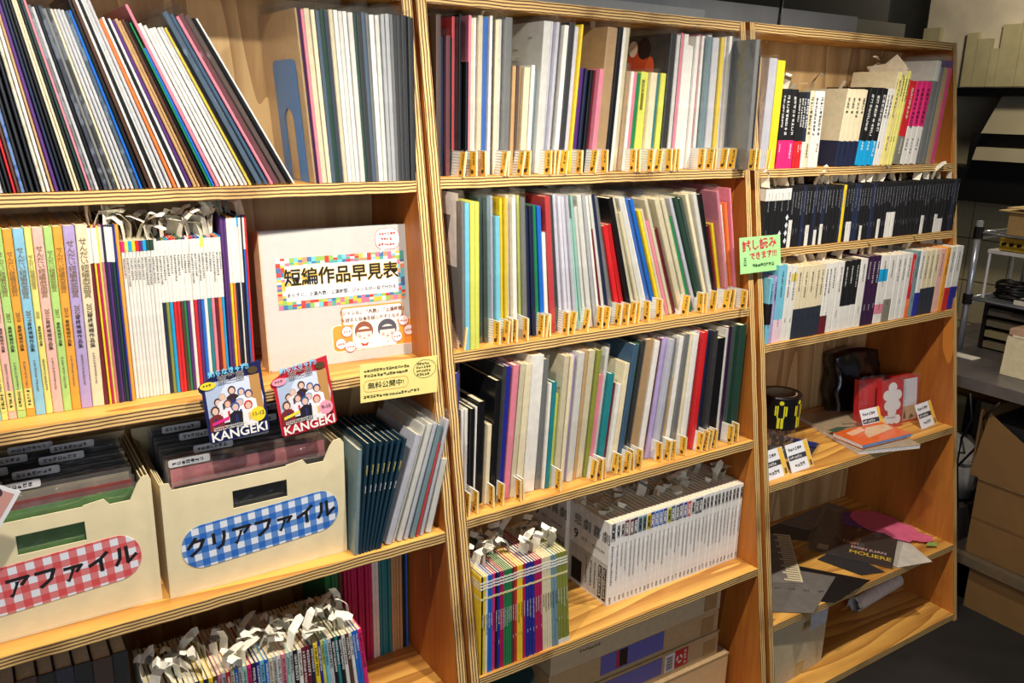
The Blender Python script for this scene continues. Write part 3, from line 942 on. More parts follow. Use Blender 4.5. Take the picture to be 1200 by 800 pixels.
sh = thing('folded_sheet', 'large beige folded paper standing beside the pale yellow booklets, top right shelf', 'paper', (xp(1029.0, 0.25, ZC['c1']) - 0.0005, 0.232, ZC['c1'] + 0.0004), (0, math.radians(8), 0))
part('sheet', MB().prism([(0.0, 0.0), (0.15, 0.0), (0.165, 0.225), (0.10, 0.222), (0.0, 0.245)], -0.0012, 0.0, 0), mat((206, 186, 152), 0.7), sh)
part('flap', MB().prism([(-0.012, 0.238), (-0.004, 0.262), (0.03, 0.292), (0.06, 0.268), (0.115, 0.262), (0.09, 0.224), (0.02, 0.236)], -0.003, -0.0016, 0), mat((220, 204, 176), 0.7), sh)

r2 = random.Random(77)
tk = ['8k|A', '8k|A', '8k|A', '7k|A', '4k|W', '3.6k']
for i in range(56):
    s = r2.choice(['', '', '', '', '', '', '|U', '', '|Z', ''])
    tk.append('%.1f%s%s' % (r2.choice([3.0, 3.2, 3.4, 3.6, 4.4]), r2.choice('kkkkn'), s))
tk[22] = '3.4y'
tk[38] = '3.4k|W'
tk[39] = '3.4k|W'
tk[40] = '3.4k|W'
C2 = book_row(' '.join(tk), 891, 1116, ZC['c2'], 0.004, 'paperback', 'black row of right bookcase', 'black paperbacks', h=149, d=0.106, name='paperback', cat='book', txt='w', seed=45, slips=0.85,
         slip_y=(0.03, 0.09), jit=0.001, lean=((890, 0), (1050, 0.3), (1118, 1.6)), wobble=0.003, nchar=(9, 14), txt_size=0.0042)
for q_, cnt in ((1, 1), (2, 2), (3, 4)):
    root, x0, t, hm, dd, yy = C2[q_]
    printed(root, 'diamond_print', [([(x0 + t / 2 - 0.006, hm * (0.12 + 0.13 * k)), (x0 + t / 2, hm * (0.12 + 0.13 * k) - 0.008), (x0 + t / 2 + 0.006, hm * (0.12 + 0.13 * k)), (x0 + t / 2, hm * (0.12 + 0.13 * k) + 0.008)], (214, 220, 226)) for k in range(cnt)], y=-0.0012)
book_row('5s/165|T 3a/170 10s/196|Q 6w/192 5.6w/190|w 7c/186|K 7c/186|K 7c/186|K 5.5c/186|K 5.5c/186|K 3.6w/186|M 3.6w/186|M 7w/186 7w/186 6k/186|Z 6k/186|Z 6k/186|Z 8w/186 5z/190 5z/190 5z/190 9.5w/188|X 8.5w/186|J 6.5w/186 '
         '5.5w/186 5.5w/186 4r/180|O 5E/188 5w/188|B 5.5c/186|K 5.5c/186|K 5.5c/186|K 7P/186 5O/188 6w/188|R 8w/188|B', 895, 1117, ZC['c3'], 0.006, 'paperback', 'third row of right bookcase',
         'paperbacks on the third right shelf', h=187, d=0.128, name='paperback', cat='book', txt='a', seed=46, slips=0.7, slip_y=(0.03, 0.1), jit=0.0012, lean=((895, 0.4), (1040, 1.2), (1117, 2.2)), wobble=0.003,
         nchar=(8, 12), txt_size=0.006)
book_row('14d/188', 896, 912, ZC['c3'], 0.06, 'paperback', 'space behind sky blue books', 'paperbacks on the third right shelf', h=188, d=0.128, name='paperback', cat='book', seed=47)

# ---- third shelf of the left bookcase: booklets right of the file boxes
T3 = book_row('6E/205* 4.5D 4.5D 4.5D 4.5D 4.5D 4.5D 4.5D', 415, 447, ZA['a3'], 0.006, 'booklet', 'tilted group beside gingham box', 'booklets right of the file boxes', h=214, d=0.16,
              lean=((416, 3), (424, 7), (447, 16)), fill=0.84, seed=51, jit=0.001, wobble=0.002)
gold = mat((214, 198, 110), 0.4, grain=0)
for root, x0, t, hm, dd, yy in T3[1:]:
    glyphs(root, (x0 + t / 2, -0.0007, hm * 0.80), 6, t * 0.6, gold, 1)
    glyphs(root, (x0 + t / 2, -0.0007, hm * 0.62), 6, t * 0.45, WINK, 2)
book_row('9L/215* 4w* 7w* 6L* 7E/225* 4r/190* 5L* 9w/150*', 448, 506, ZA['a3'], 0.012, 'bagged booklet', 'tilted group by right post', 'booklets right of the file boxes', h=232, d=0.17,
         lean=((448, 18), (480, 16), (508, 13)), fill=0.66, seed=52, sleeves=1.0)

# ---- fourth shelf of the left bookcase
cols = 'wkxmkkklwnynyxplrcblqhnisbclwfpqlkwmmnyieslkTkwxwbbh'
cols = ''.join(c for c in cols if c in PAL)
book_row(' '.join('%s%s' % (r2.choice(['6', '7', '7', '8']), c) for c in cols), 100, 420, ZA['a4'], 0.034, 'script magazine', 'slip-filled row on lowest left shelf', 'script magazines with paper slips', h=210, d=0.148,
         name='magazine', cat='magazine', slips=1.0, slip_y=(0.008, 0.085), xr=(-0.606, -0.216), lean=((100, 0), (300, -1.5), (420, -6)), fill=0.93, txt='a', seed=53, wobble=0.002, jit=0.0012, txt_from=0.97,
         nchar=(9, 14), txt_size=0.006)
book_row('5G 5G 5G 5G 7x/280 5H 5H 5H 5H 5H 5H 5H 5H 5w 5w 4T 5T 4T 4T 4t 4t 4t 4t 5k/270 3b', 385, 479, ZA['a4'], 0.0, 'book', 'shaded back row on lowest left shelf', 'books in the back of the lowest left shelf', h=296, d=0.14,
         name='book', cat='book', y=0.275, seed=54, fill=0.9, wobble=0.004, jit=0.003)
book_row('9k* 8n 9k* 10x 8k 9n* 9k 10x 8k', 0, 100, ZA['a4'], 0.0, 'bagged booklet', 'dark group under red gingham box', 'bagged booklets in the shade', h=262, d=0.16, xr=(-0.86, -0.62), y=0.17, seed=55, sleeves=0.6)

# ---- file boxes
BOXM = mat((236, 220, 178), 0.5, grain=0.05, gs=30)
BOXD = mat((228, 208, 162), 0.55, grain=0.05, gs=30)
def file_box(x, y, w, d, label, rgb, kind_label):
    root = thing('file_box', label, 'file box', (x, y, ZA['a3'] + 0.0004), group='cream file boxes')
    t = 0.0022
    f = MB()
    u0, u1, z0, z1, top = 0.112, 0.205, 0.136, 0.168, 0.192
    f.box((0, 0, 0), (u0, t, top))
    f.box((u1, 0, 0), (w, t, 0.187))
    f.box((u0, 0, 0), (u1, t, z0))
    f.box((u0, 0, z1), (u1, t, top))
    f.prism([(0, top), (0.018, top), (0.014, 0.205), (0.0, 0.207)], 0, t, 1)
    f.prism([(u1, 0.187), (0.243, 0.187), (0.235, 0.198), (u1, 0.194)], 0, t, 1)
    f.prism([(0.272, 0.187), (w, 0.187), (w, 0.216), (w - 0.006, 0.224), (0.292, 0.222), (0.284, 0.212)], 0, t, 1)
    part('front_panel', f, BOXM, root)
    for k in range(3):
        part('side_panel', MB().box((0.0 + k * 0.0045, t + 0.001 * k, 0.001), (0.0016 + k * 0.0045, d, 0.203 - 0.004 * k)), BOXD, root)
        part('side_panel', MB().box((w - 0.0016 - k * 0.0045, t + 0.001 * k, 0.001), (w - k * 0.0045, d, 0.215 - 0.004 * k)), BOXD, root)
    part('back_panel', MB().box((0, d, 0), (w, d + t, 0.218)), BOXD, root)
    part('base', MB().box((0, t, 0), (w, d, 0.001)), BOXD, root)
    st = MB()
    for i in range(56):
        xx = 0.006 + i * (w - 0.012) / 56
        st.box((xx, -0.0003, 0.0045), (xx + 0.003, 0.0, 0.0052))
    for i in range(34):
        zz = 0.006 + i * 0.0054
        for xx in (0.004, w - 0.0047):
            st.box((xx, -0.0003, zz), (xx + 0.0007, 0.0, zz + 0.003))
    part('stitching', st, mat((246, 236, 206), 0.6, grain=0), root)
    cu, cz, L, H, a = (0.160 if kind_label == 'blue' else 0.144), 0.087, 0.272, 0.078, 0.055
    lab = part('oval_label', MB().prism(rrect(-L / 2, -H / 2, L / 2, H / 2, H * 0.46, 8), -0.0009, -0.0001, 1), gingham('gingham', rgb, 0.0235), root, loc=(cu, 0, cz), rot=(0, -a, 0))
    text('クリアファイル', lab, (0, -0.0013, 0.000), 0.0375, mat((30, 26, 28), 0.5, grain=0), bold=0.03, sx=1.0)
    return root
file_box(-0.5500, 0.152, 0.311, 0.245, 'cream file box with blue gingham oval label, right of the red one', (46, 108, 196), 'blue')
file_box(-0.8660, 0.160, 0.305, 0.238, 'cream file box with red gingham oval label at left edge', (214, 84, 88), 'red')

def folders(x, w, y0, spec, who, grp):
    r = random.Random(len(spec))
    for i, (c, h, tabu, tabt) in enumerate(spec):
        h += 0.013
        yy = y0 + i * 0.0185 + r.uniform(-0.002, 0.002)
        root = thing('clear_folder', '%s clear folder from front in the %s gingham box' % (nth(i + 1), who), 'folder', (x, yy, ZA['a3'] + 0.0018), (math.radians(-r.uniform(1, 4)), 0, 0), grp)
        part('insert', MB().box((0.004, 0.0006, 0.0), (w - 0.004, 0.0022, h - 0.008)), mat(c, 0.4, coat=0.5, grain=0.35, gs=26), root)
        b = MB()
        b.poly([(0, 0, 0), (w, 0, 0), (w, 0, h), (0, 0, h + 0.002)])
        b.poly([(0, 0.0028, 0), (0, 0.0028, h), (w, 0.0028, h - 0.001), (w, 0.0028, 0)])
        b.poly([(0, 0.0, h + 0.002), (w, 0.0, h), (w, 0.0028, h - 0.001), (0, 0.0028, h)])
        part('sleeve', b, FILM, root)
        if tabt:
            tb = part('tab', MB().prism(rrect(0, 0, 0.066, 0.013, 0.003, 3), -0.0008, -0.0001, 1), mat((206, 204, 206), 0.4), root, loc=(tabu, 0, h - 0.004))
            glyphs(tb, (0.009, -0.0012, 0.0066), 7, 0.0072, INK, i % 4, True)
folders(-0.530, 0.272, 0.158, [((24, 24, 28), 0.184, 0.0, 0), ((214, 130, 132), 0.206, 0.002, 1), ((120, 72, 52), 0.208, 0.0, 0), ((150, 120, 90), 0.210, 0.05, 1), ((40, 48, 58), 0.212, 0.12, 1),
                               ((30, 40, 54), 0.214, 0.0, 0), ((34, 44, 58), 0.214, 0.04, 1), ((24, 28, 34), 0.216, 0.15, 1), ((40, 52, 66), 0.216, 0.02, 1), ((26, 28, 34), 0.218, 0.10, 0), ((22, 22, 26), 0.218, 0.18, 1)], 'blue', 'folders in the blue gingham box')
folders(-0.846, 0.266, 0.166, [((84, 128, 60), 0.196, 0.0, 0), ((140, 44, 40), 0.203, 0.0, 0), ((150, 140, 120), 0.206, 0.07, 1), ((90, 88, 84), 0.208, 0.02, 1), ((50, 50, 54), 0.211, 0.10, 1),
                               ((36, 36, 40), 0.213, 0.03, 1), ((44, 42, 44), 0.214, 0.14, 1), ((30, 28, 30), 0.216, 0.06, 1), ((38, 36, 36), 0.217, 0.16, 1), ((26, 24, 24), 0.218, 0.10, 1)], 'red', 'folders in the red gingham box')

# ---- ring binder with the finder list
bi = thing('ring_binder', 'white ring binder with colourful mosaic title panel standing on left shelf', 'binder', (-0.327, 0.268, ZA['a2'] + 0.0004), (math.radians(-6), 0, math.radians(-2.5)))
BW, BH = 0.292, 0.252
BCOV = mat((200, 200, 194), 0.4, grain=0.03)
part('front_cover', MB().prism(rrect(0, 0, BW, BH, 0.004, 3), 0, 0.0026, 1), BCOV, bi)
part('rear_cover', MB().prism(rrect(0, 0, BW, BH, 0.004, 3), 0.040, 0.0426, 1), BCOV, bi)
part('spine', MB().box((-0.0026, 0.0, 0.0), (0.0, 0.0426, BH)), mat((206, 188, 146), 0.5), bi)
part('pages', MB().box((0.012, 0.005, 0.006), (BW - 0.008, 0.037, BH - 0.010)), mat((240, 236, 224), 0.7, grain=0.1, gs=150), bi)
for zz in (0.06, 0.19):
    part('ring', MB().tube([(0.010 + 0.008 * math.cos(a), 0.021 + 0.013 * math.sin(a), zz) for a in [i * math.pi / 8 for i in range(17)]], 0.0014, 6), mat((170, 168, 164), 0.25, 1.0, grain=0), bi)
part('corner_clip', MB().box((0.0005, 0.003, BH - 0.03), (0.008, 0.02, BH - 0.004)), mat((150, 128, 74), 0.3, 0.8, grain=0), bi)
mosaic = MB()
mc = [(238, 196, 70), (214, 70, 60), (88, 170, 160), (250, 240, 220), (150, 190, 90), (240, 150, 110), (70, 120, 170), (230, 120, 150), (120, 200, 210)]
mm = [mat(c, 0.5, grain=0) for c in mc]
rr = random.Random(9)
P0, P1, Q0, Q1, cs = 0.024, 0.270, 0.110, 0.202, 0.0082
nx, nz = int(round((P1 - P0) / cs)), int(round((Q1 - Q0) / cs))
for i in range(nx):
    for j in range(nz):
        if 2 <= i < nx - 2 and 2 <= j < nz - 2:
            continue
        du, dv = (P1 - P0) / nx, (Q1 - Q0) / nz
        a, b_ = P0 + i * du, Q0 + j * dv
        k = rr.randrange(9)
        if rr.random() < 0.35:
            k2 = rr.randrange(9)
            mosaic.poly([(a, -0.0006, b_), (a + du, -0.0006, b_), (a + du, -0.0006, b_ + dv / 2), (a, -0.0006, b_ + dv / 2)], k)
            mosaic.poly([(a, -0.0006, b_ + dv / 2), (a + du, -0.0006, b_ + dv / 2), (a + du, -0.0006, b_ + dv), (a, -0.0006, b_ + dv)], k2)
        else:
            mosaic.poly([(a, -0.0006, b_), (a + du, -0.0006, b_), (a + du, -0.0006, b_ + dv), (a, -0.0006, b_ + dv)], k)
part('mosaic_border', mosaic, mm, bi)
part('title_panel', MB().box((P0 + 0.015, -0.0008, Q0 + 0.014), (P1 - 0.014, -0.0001, Q1 - 0.014)), mat((240, 240, 242), 0.5, grain=0), bi)
text('短編作品早見表', bi, (0.147, -0.0011, 0.1645), 0.0325, mat((230, 190, 60), 0.5, grain=0), bold=0.045, sx=0.97)
text('短編作品早見表', bi, (0.147, -0.0014, 0.1645), 0.0325, INK, bold=0.018, sx=0.97)
text('あらすじ、上演人数、上演時間、ジャンルが一目で分かる!', bi, (0.147, -0.0011, 0.1345), 0.0085, INK, bold=0.012, sx=0.96)
bal = printed(bi, 'speech_balloon', [(rrect(0.214, 0.206, 0.264, 0.246, 0.016), (200, 60, 50)), (rrect(0.2148, 0.2068, 0.2632, 0.2452, 0.0155), (250, 248, 244)),
                                     ([(0.226, 0.208), (0.222, 0.199), (0.233, 0.2075)], (250, 248, 244))])
glyphs(bal, (0.224, -0.0012, 0.236), 6, 0.0058, mat((200, 60, 50), 0.5, grain=0), 1, True)
glyphs(bal, (0.228, -0.0012, 0.226), 4, 0.0058, mat((200, 60, 50), 0.5, grain=0), 2, True)
glyphs(bal, (0.222, -0.0012, 0.216), 6, 0.0058, mat((200, 60, 50), 0.5, grain=0), 3, True)
SK, OR = (252, 232, 222), (240, 158, 64)
sticker = [(rrect(0.118, 0.020, 0.286, 0.072, 0.010), (244, 226, 208)), (rrect(0.120, 0.022, 0.284, 0.070, 0.009), OR), (rrect(0.138, 0.060, 0.262, 0.104, 0.006), OR),
           (rrect(0.141, 0.070, 0.259, 0.101, 0.004), (252, 246, 240)), (rrect(0.158, 0.022, 0.252, 0.074, 0.014), (252, 246, 240)),
           (disc(0.181, 0.0555, 0.0185, 0.0185), (150, 92, 70)), (disc(0.181, 0.0495, 0.0155, 0.0145), SK), (disc(0.172, 0.046, 0.003), (244, 170, 170)), (disc(0.190, 0.046, 0.003), (244, 170, 170)),
           (rect(0.1655, 0.054, 0.1965, 0.059), (150, 92, 70)), (disc(0.181, 0.0415, 0.0022, 0.0012), (200, 90, 80)), (rect(0.172, 0.0225, 0.190, 0.0345), (250, 240, 236)), ([(0.172, 0.034), (0.176, 0.027), (0.186, 0.027), (0.190, 0.034), (0.181, 0.0305)], (206, 70, 60)),
           (disc(0.228, 0.0555, 0.0195, 0.0185), (86, 88, 98)), (disc(0.228, 0.0490, 0.0160, 0.0145), SK), (disc(0.219, 0.045, 0.003), (244, 170, 170)), (disc(0.237, 0.045, 0.003), (244, 170, 170)),
           (rect(0.212, 0.0535, 0.244, 0.0595), (86, 88, 98)), (disc(0.228, 0.041, 0.0024, 0.0014), (200, 90, 80)), (rect(0.217, 0.0225, 0.239, 0.0345), (250, 248, 246)), (disc(0.228, 0.030, 0.0014), (220, 130, 60))]
for cx, cz in ((0.134, 0.036), (0.147, 0.058), (0.152, 0.029), (0.262, 0.068), (0.272, 0.048), (0.247, 0.038)):
    sticker += [(disc(cx, cz, 0.0105), (226, 120, 130)), (disc(cx, cz, 0.0095), (252, 246, 244))]
st = printed(bi, 'picture_sticker', sticker, step=0.00006)
RD = mat((190, 80, 70), 0.5, grain=0)
for k, (cx, cz) in enumerate(((0.134, 0.036), (0.147, 0.058), (0.152, 0.029), (0.262, 0.068), (0.272, 0.048), (0.247, 0.038))):
    glyphs(st, (cx - 0.005, -0.0028, cz), 3, 0.005, RD, k % 4, True)
BR = mat((96, 44, 34), 0.5, grain=0)
text('「ジャンル」「人数」「上演時間」', bi, (0.200, -0.0024, 0.0920), 0.0088, BR, bold=0.01, sx=0.98)
text('を絞ると台本を探しやすくなるよ', bi, (0.200, -0.0024, 0.0790), 0.0086, BR, bold=0.01, sx=0.98)

# ---- hanging cards
def people(x0, x1, z0, z1):
    out = []
    r = random.Random(4)
    W, H = x1 - x0, z1 - z0
    for (u, v, s, robe, hair) in ((0.20, 0.50, 1.0, (238, 232, 232), (70, 40, 34)), (0.30, 0.62, 0.9, (226, 224, 232), (196, 176, 168)), (0.50, 0.74, 1.0, (60, 34, 34), (66, 40, 34)), (0.68, 0.66, 0.95, (240, 240, 246), (60, 90, 150)),
                                  (0.82, 0.56, 1.05, (240, 240, 246), (50, 60, 110)), (0.38, 0.42, 1.0, (236, 230, 236), (110, 70, 60)), (0.62, 0.40, 1.0, (244, 240, 240), (150, 170, 210)), (0.52, 0.30, 1.1, (34, 30, 36), (60, 90, 150)),
                                  (0.12, 0.30, 1.1, (120, 40, 40), (80, 46, 30)), (0.78, 0.28, 1.1, (236, 232, 232), (200, 60, 50))):
        cx, cz, q = x0 + u * W, z0 + v * H, s * W * 0.11
        out.append(([(cx - q * 1.25, cz - q * 3.0), (cx + q * 1.25, cz - q * 3.0), (cx + q * 1.1, cz - q * 0.7), (cx + q * 0.3, cz - q * 0.2), (cx - q * 0.3, cz - q * 0.2), (cx - q * 1.1, cz - q * 0.7)], robe))
        out.append((disc(cx, cz + q * 0.5, q * 0.72, q * 0.80, 12), hair))
        out.append((disc(cx, cz + q * 0.38, q * 0.50, q * 0.60, 12), (226, 186, 166)))
        out.append((rect(cx - q * 0.2, cz - q * 2.2, cx + q * 0.2, cz - q * 0.9), r.choice([(40, 44, 110), (200, 60, 60), (60, 60, 70), (230, 190, 120)])))
    return out

def poster_card(x, z, lean, rgb, label, month, circ, ribbon):
    root = thing('poster_card', label, 'card', (x, 0.152, z), (math.radians(-4), lean, 0), 'die-cut magazine cards')
    w, h = 0.099, 0.126
    edge = [(0.004, 0.0), (w - 0.004, 0.0), (w, 0.004), (w, h - 0.002), (w - 0.014, h - 0.004), (0.02, h - 0.010), (0.012, h - 0.018), (0.0, h - 0.024), (-0.005, h - 0.030), (-0.004, h - 0.036), (0.0, h - 0.040), (0.0, 0.004)]
    part('board', MB().prism(edge, 0.0, 0.0016, 1), mat(rgb, 0.35, coat=0.5, grain=0), root)
    shp = [(rect(0.005, 0.027, w - 0.005, h - 0.024), (176, 190, 216)), (disc(0.060, 0.060, 0.036, 0.044), (214, 222, 238)), (rect(w - 0.022, 0.027, w - 0.005, h - 0.024), (190, 140, 80)), (rect(0.005, 0.0200, w - 0.005, 0.031), (40, 26, 26))]
    shp += people(0.006, w - 0.012, 0.030, h - 0.030)
    shp += [([(0.008, 0.030), (0.036, 0.036), (0.036, 0.041), (0.008, 0.035)], ribbon), (disc(0.083, 0.034, 0.0125), circ), (disc(0.084, h - 0.016, 0.0085, 0.0062), (84, 66, 36)), (disc(0.010, h - 0.028, 0.0125, 0.0065), circ)]
    printed(root, 'photo_print', shp, step=0.00004)
    yk = -0.0032
    text('知らなきゃ損!', root, (0.046, yk, h - 0.0095), 0.0105, mat((120, 206, 240), 0.4, grain=0), bold=0.03, roll=0.06)
    text('旅芝居', root, (0.048, yk, h - 0.0215), 0.0145, mat((216, 212, 208), 0.4, grain=0), bold=0.03, roll=0.04)
    text('旅芝居', root, (0.048, yk - 0.0003, h - 0.0215), 0.0145, mat((70, 52, 50), 0.4, grain=0), bold=0.0, roll=0.04)
    text(month, root, (0.083, yk, 0.0355), 0.0090, mat((50, 40, 40), 0.5, grain=0), bold=0.01)
    text('KANGEKI', root, (w / 2, yk, 0.0105), 0.0215, WINK, bold=0.022, sx=1.02)
    glyphs(root, (0.010, yk, 0.0258), 16, 0.0034, WINK, 2, True)
    glyphs(root, (0.010, yk, 0.0222), 14, 0.0034, WINK, 1, True)
    glyphs(root, (0.004, yk, h - 0.0265), 3, 0.0048, INK, 1, True)
poster_card(-0.4675, 0.989, math.radians(-3.5), (26, 30, 84), 'navy-edged die-cut photo card with yellow disc, above blue gingham box', '11-12', (240, 214, 50), (224, 40, 130))
poster_card(-0.3480, 0.977, math.radians(-5.5), (200, 34, 52), 'red-edged die-cut photo card with pink disc, below the ring binder', '9-10', (240, 158, 180), (240, 220, 60))

yc = thing('notice_card', 'pale yellow handwritten notice card on shelf edge beside the ring binder', 'card', (-0.205, 0.150, 1.0150), (math.radians(-3), math.radians(1.6), 0))
part('sheet', MB().box((0, 0, 0), (0.154, 0.0012, 0.070)), mat((244, 226, 140), 0.5, grain=0.03), yc)
for k, (u, v, n, s) in enumerate(((0.010, 0.058, 15, 0.0060), (0.010, 0.0485, 14, 0.0062), (0.008, 0.010, 18, 0.0062))):
    glyphs(yc, (u, -0.0006, v), n, s, INK, k, True)
text('無料公開中!', yc, (0.050, -0.0006, 0.0285), 0.0130, INK, bold=0.004, sx=1.05)
ring = MB()
def outline(b, pts, wd, y):
    n = len(pts)
    for i in range(n):
        a, c = Vector(pts[i]), Vector(pts[(i + 1) % n])
        d = (c - a).normalized()
        nn = Vector((-d.y, d.x)) * wd
        b.poly([(a.x, y, a.y), (c.x, y, c.y), (c.x + nn.x, y, c.y + nn.y), (a.x + nn.x, y, a.y + nn.y)])
outline(ring, rrect(0.006, 0.0185, 0.094, 0.0400, 0.009), 0.0006, -0.0006)
part('outline', ring, mat((230, 130, 70), 0.5, grain=0), yc)
ring = MB()
outline(ring, disc(0.128, 0.048, 0.0235, 0.0175, 22), 0.0006, -0.0006)
part('outline', ring, INK, yc)
for k in range(4):
    glyphs(yc, (0.114 - (0.002 if k in (1, 2) else 0), -0.0006, 0.0585 - k * 0.0068), 6 if k in (1, 2) else 5, 0.0052, INK, k, True)

gc = thing('notice_card', 'pale green notice card with red lettering fixed across bookcase posts', 'card', (0.776, 0.176, 1.1570), (math.radians(-9.4), 0, 0))
part('sheet', MB().box((0, 0, 0), (0.143, 0.0012, 0.086)), mat((172, 226, 150), 0.5, grain=0.04), gc)
RED = mat((206, 48, 72), 0.5, grain=0)
text('試し読み', gc, (0.068, -0.0007, 0.0655), 0.0275, RED, bold=0.02, roll=0.05, sx=1.1)
text('できます!!!', gc, (0.080, -0.0007, 0.0400), 0.0205, RED, bold=0.02, roll=0.05, sx=0.98)
glyphs(gc, (0.046, -0.0007, 0.0175), 8, 0.0095, mat((60, 90, 60), 0.5, grain=0), 1, True)
glyphs(gc, (0.016, -0.0007, 0.034), 2, 0.011, mat((90, 130, 110), 0.5, grain=0), 2)

ph = thing('photo_card', 'tilted photo print with white border hanging at far left edge', 'photo', (-0.7395, 0.118, 0.986), (0, math.radians(-57), 0))
part('print', MB().box((-0.062, 0, 0), (0, 0.001, 0.085)), mat((236, 234, 234), 0.35, coat=0.5, grain=0), ph)
printed(ph, 'photo_print', [(rect(-0.056, 0.006, -0.006, 0.079), (206, 150, 140)), (disc(-0.030, 0.045, 0.018, 0.022), (226, 190, 180)), (disc(-0.012, 0.030, 0.008, 0.010), (70, 56, 60)), (rect(-0.056, 0.055, -0.03, 0.079), (180, 90, 80))])

# ---- goods on the fourth shelf of the right bookcase
Z4 = ZC['c4'] + 0.0004
tp = thing('tape_roll', 'black tape roll with yellow figure print on right bookcase shelf', 'tape roll', (1.078, 0.262, Z4))
part('stand', MB().lathe([(0.0, 0.0), (0.048, 0.0), (0.050, 0.004), (0.050, 0.074), (0.046, 0.075), (0.0, 0.075)], 28), clear_plastic('clear_stand', (0.9, 0.93, 0.97), 0.3, 0.06, 0.06), tp)
part('roll', MB().lathe([(0.045, 0.0755), (0.0565, 0.0755), (0.058, 0.078), (0.058, 0.166), (0.0565, 0.1685), (0.045, 0.1685), (0.045, 0.0755)], 40), mat((18, 17, 18), 0.35, coat=0.3, grain=0.03), tp)
part('core', MB().lathe([(0.0415, 0.0765), (0.0448, 0.0765), (0.0448, 0.1675), (0.0415, 0.1675), (0.0415, 0.0765)], 40), mat((170, 142, 112), 0.7), tp)
yl = mat((232, 224, 40), 0.4, grain=0)
def on_roll(shapes, a0, name):
    b = MB()
    for pts in shapes:
        b.poly([(0.0584 * math.cos(a0 + u / 0.0584), 0.0584 * math.sin(a0 + u / 0.0584), v) for u, v in pts])
    part(name, b, yl, tp)
fig = [disc(0, 0.1545, 0.0062, n=14), rect(-0.0105, 0.112, 0.0105, 0.1465), rect(-0.0165, 0.118, -0.0120, 0.1455), rect(0.0120, 0.118, 0.0165, 0.1455), rect(-0.0085, 0.082, -0.0012, 0.112), rect(0.0012, 0.082, 0.0085, 0.112)]
for kk, a in enumerate((-2.36, -1.38, -3.4)):
    on_roll(fig if kk == 0 else [[(u, v) for u, v in p] for p in fig], a, 'figure_print')

def flat_pack(name, label, cat, loc, rz, w, d, t, c, coat=0.8, grain=0.3, film=True):
    root = thing(name, label, cat, loc, (0, 0, rz))
    b = MB()
    n = 6
    r = random.Random(int(w * 1e4))
    hz = [[t * (0.5 + 0.5 * math.sin(math.pi * (i + 0.5) / (n + 1)) * math.sin(math.pi * (j + 0.5) / (n + 1))) * r.uniform(0.7, 1.1) for j in range(n + 1)] for i in range(n + 1)]
    V = lambda i, j, z: (w * i / n, d * j / n, z)
    for i in range(n):
        for j in range(n):
            b.poly([V(i, j, hz[i][j]), V(i + 1, j, hz[i + 1][j]), V(i + 1, j + 1, hz[i + 1][j + 1]), V(i, j + 1, hz[i][j + 1])])
    for i in range(n):
        b.poly([V(i, 0, 0), V(i + 1, 0, 0), V(i + 1, 0, hz[i + 1][0]), V(i, 0, hz[i][0])])
        b.poly([V(i + 1, n, 0), V(i, n, 0), V(i, n, hz[i][n]), V(i + 1, n, hz[i + 1][n])])
        b.poly([V(0, i + 1, 0), V(0, i, 0), V(0, i, hz[0][i]), V(0, i + 1, hz[0][i + 1])])
        b.poly([V(n, i, 0), V(n, i + 1, 0), V(n, i + 1, hz[n][i + 1]), V(n, i, hz[n][i])])
    part('contents', b, mat(c, 0.35, coat=coat, grain=grain, gs=40), root)
    if film:
        m2 = MB()
        m2.poly([(-0.012, -0.008, 0.001), (w + 0.010, -0.006, 0.001), (w + 0.008, d * 0.5, t * 1.1), (-0.01, d * 0.5, t * 1.1)])
        m2.poly([(-0.01, d * 0.5, t * 1.1), (w + 0.008, d * 0.5, t * 1.1), (w + 0.012, d + 0.02, 0.001), (-0.012, d + 0.022, 0.002)])
        part('bag', m2, FILM, root)
    return root
pk = flat_pack('bagged_goods', 'black bagged chain charm lying before the tape roll', 'packet', (0.905, 0.148, Z4), math.radians(14), 0.12, 0.075, 0.008, (40, 38, 40))
ch = MB()
for i in range(7):
    c0 = 0.012 + i * 0.0165
    ch.tube([(c0 + 0.010 * math.cos(a), 0.035 + 0.006 * math.sin(a), 0.011) for a in [k * math.pi / 6 for k in range(13)]], 0.0016, 5)
part('chain', ch, mat((150, 146, 140), 0.3, 0.9, grain=0), pk)
pk = flat_pack('bagged_goods', 'bagged dark blue strap lying beside the tape roll', 'packet', (1.075, 0.150, Z4), math.radians(26), 0.155, 0.10, 0.006, (58, 50, 48))
part('strap', MB().box((0.11, 0.0, 0.006), (0.135, 0.105, 0.012)), mat((34, 48, 108), 0.4), pk)
part('paper_tag', MB().box((0.03, 0.07, 0.006), (0.065, 0.10, 0.0075)), mat((222, 200, 160), 0.6), pk)

def flat_booklet(label, loc, rz, w, d, t, c, name='booklet', grp=None, prints=None, cat='booklet', skew=0.0):
    root = thing(name, label, cat, loc, (0, 0, rz), grp)
    part('pages', MB().box((0.0012, 0.0008, 0.0008), (w - 0.001, d - 0.001, t - 0.0008)), mat((226, 224, 222), 0.6, grain=0.15, gs=200), root)
    part('cover', MB().box((0, 0, t - 0.0008), (w, d, t)).box((0, 0, 0), (w, d, 0.0008)), mat(c, 0.35, coat=0.4, grain=0.08), root)
    return root
st0 = flat_booklet('tan bagged booklet stack under the orange booklet on right shelf', (1.248, 0.112, Z4), math.radians(-17), 0.205, 0.300, 0.012, (196, 172, 134))
for k, (u, v, n) in enumerate(((0.09, 0.19, 7), (0.08, 0.165, 8), (0.05, 0.145, 6), (0.10, 0.12, 6))):
    glyphs(st0, (u, v, 0.0126), n, 0.009, mat((96, 78, 58), 0.6, grain=0), k, True, 'top')
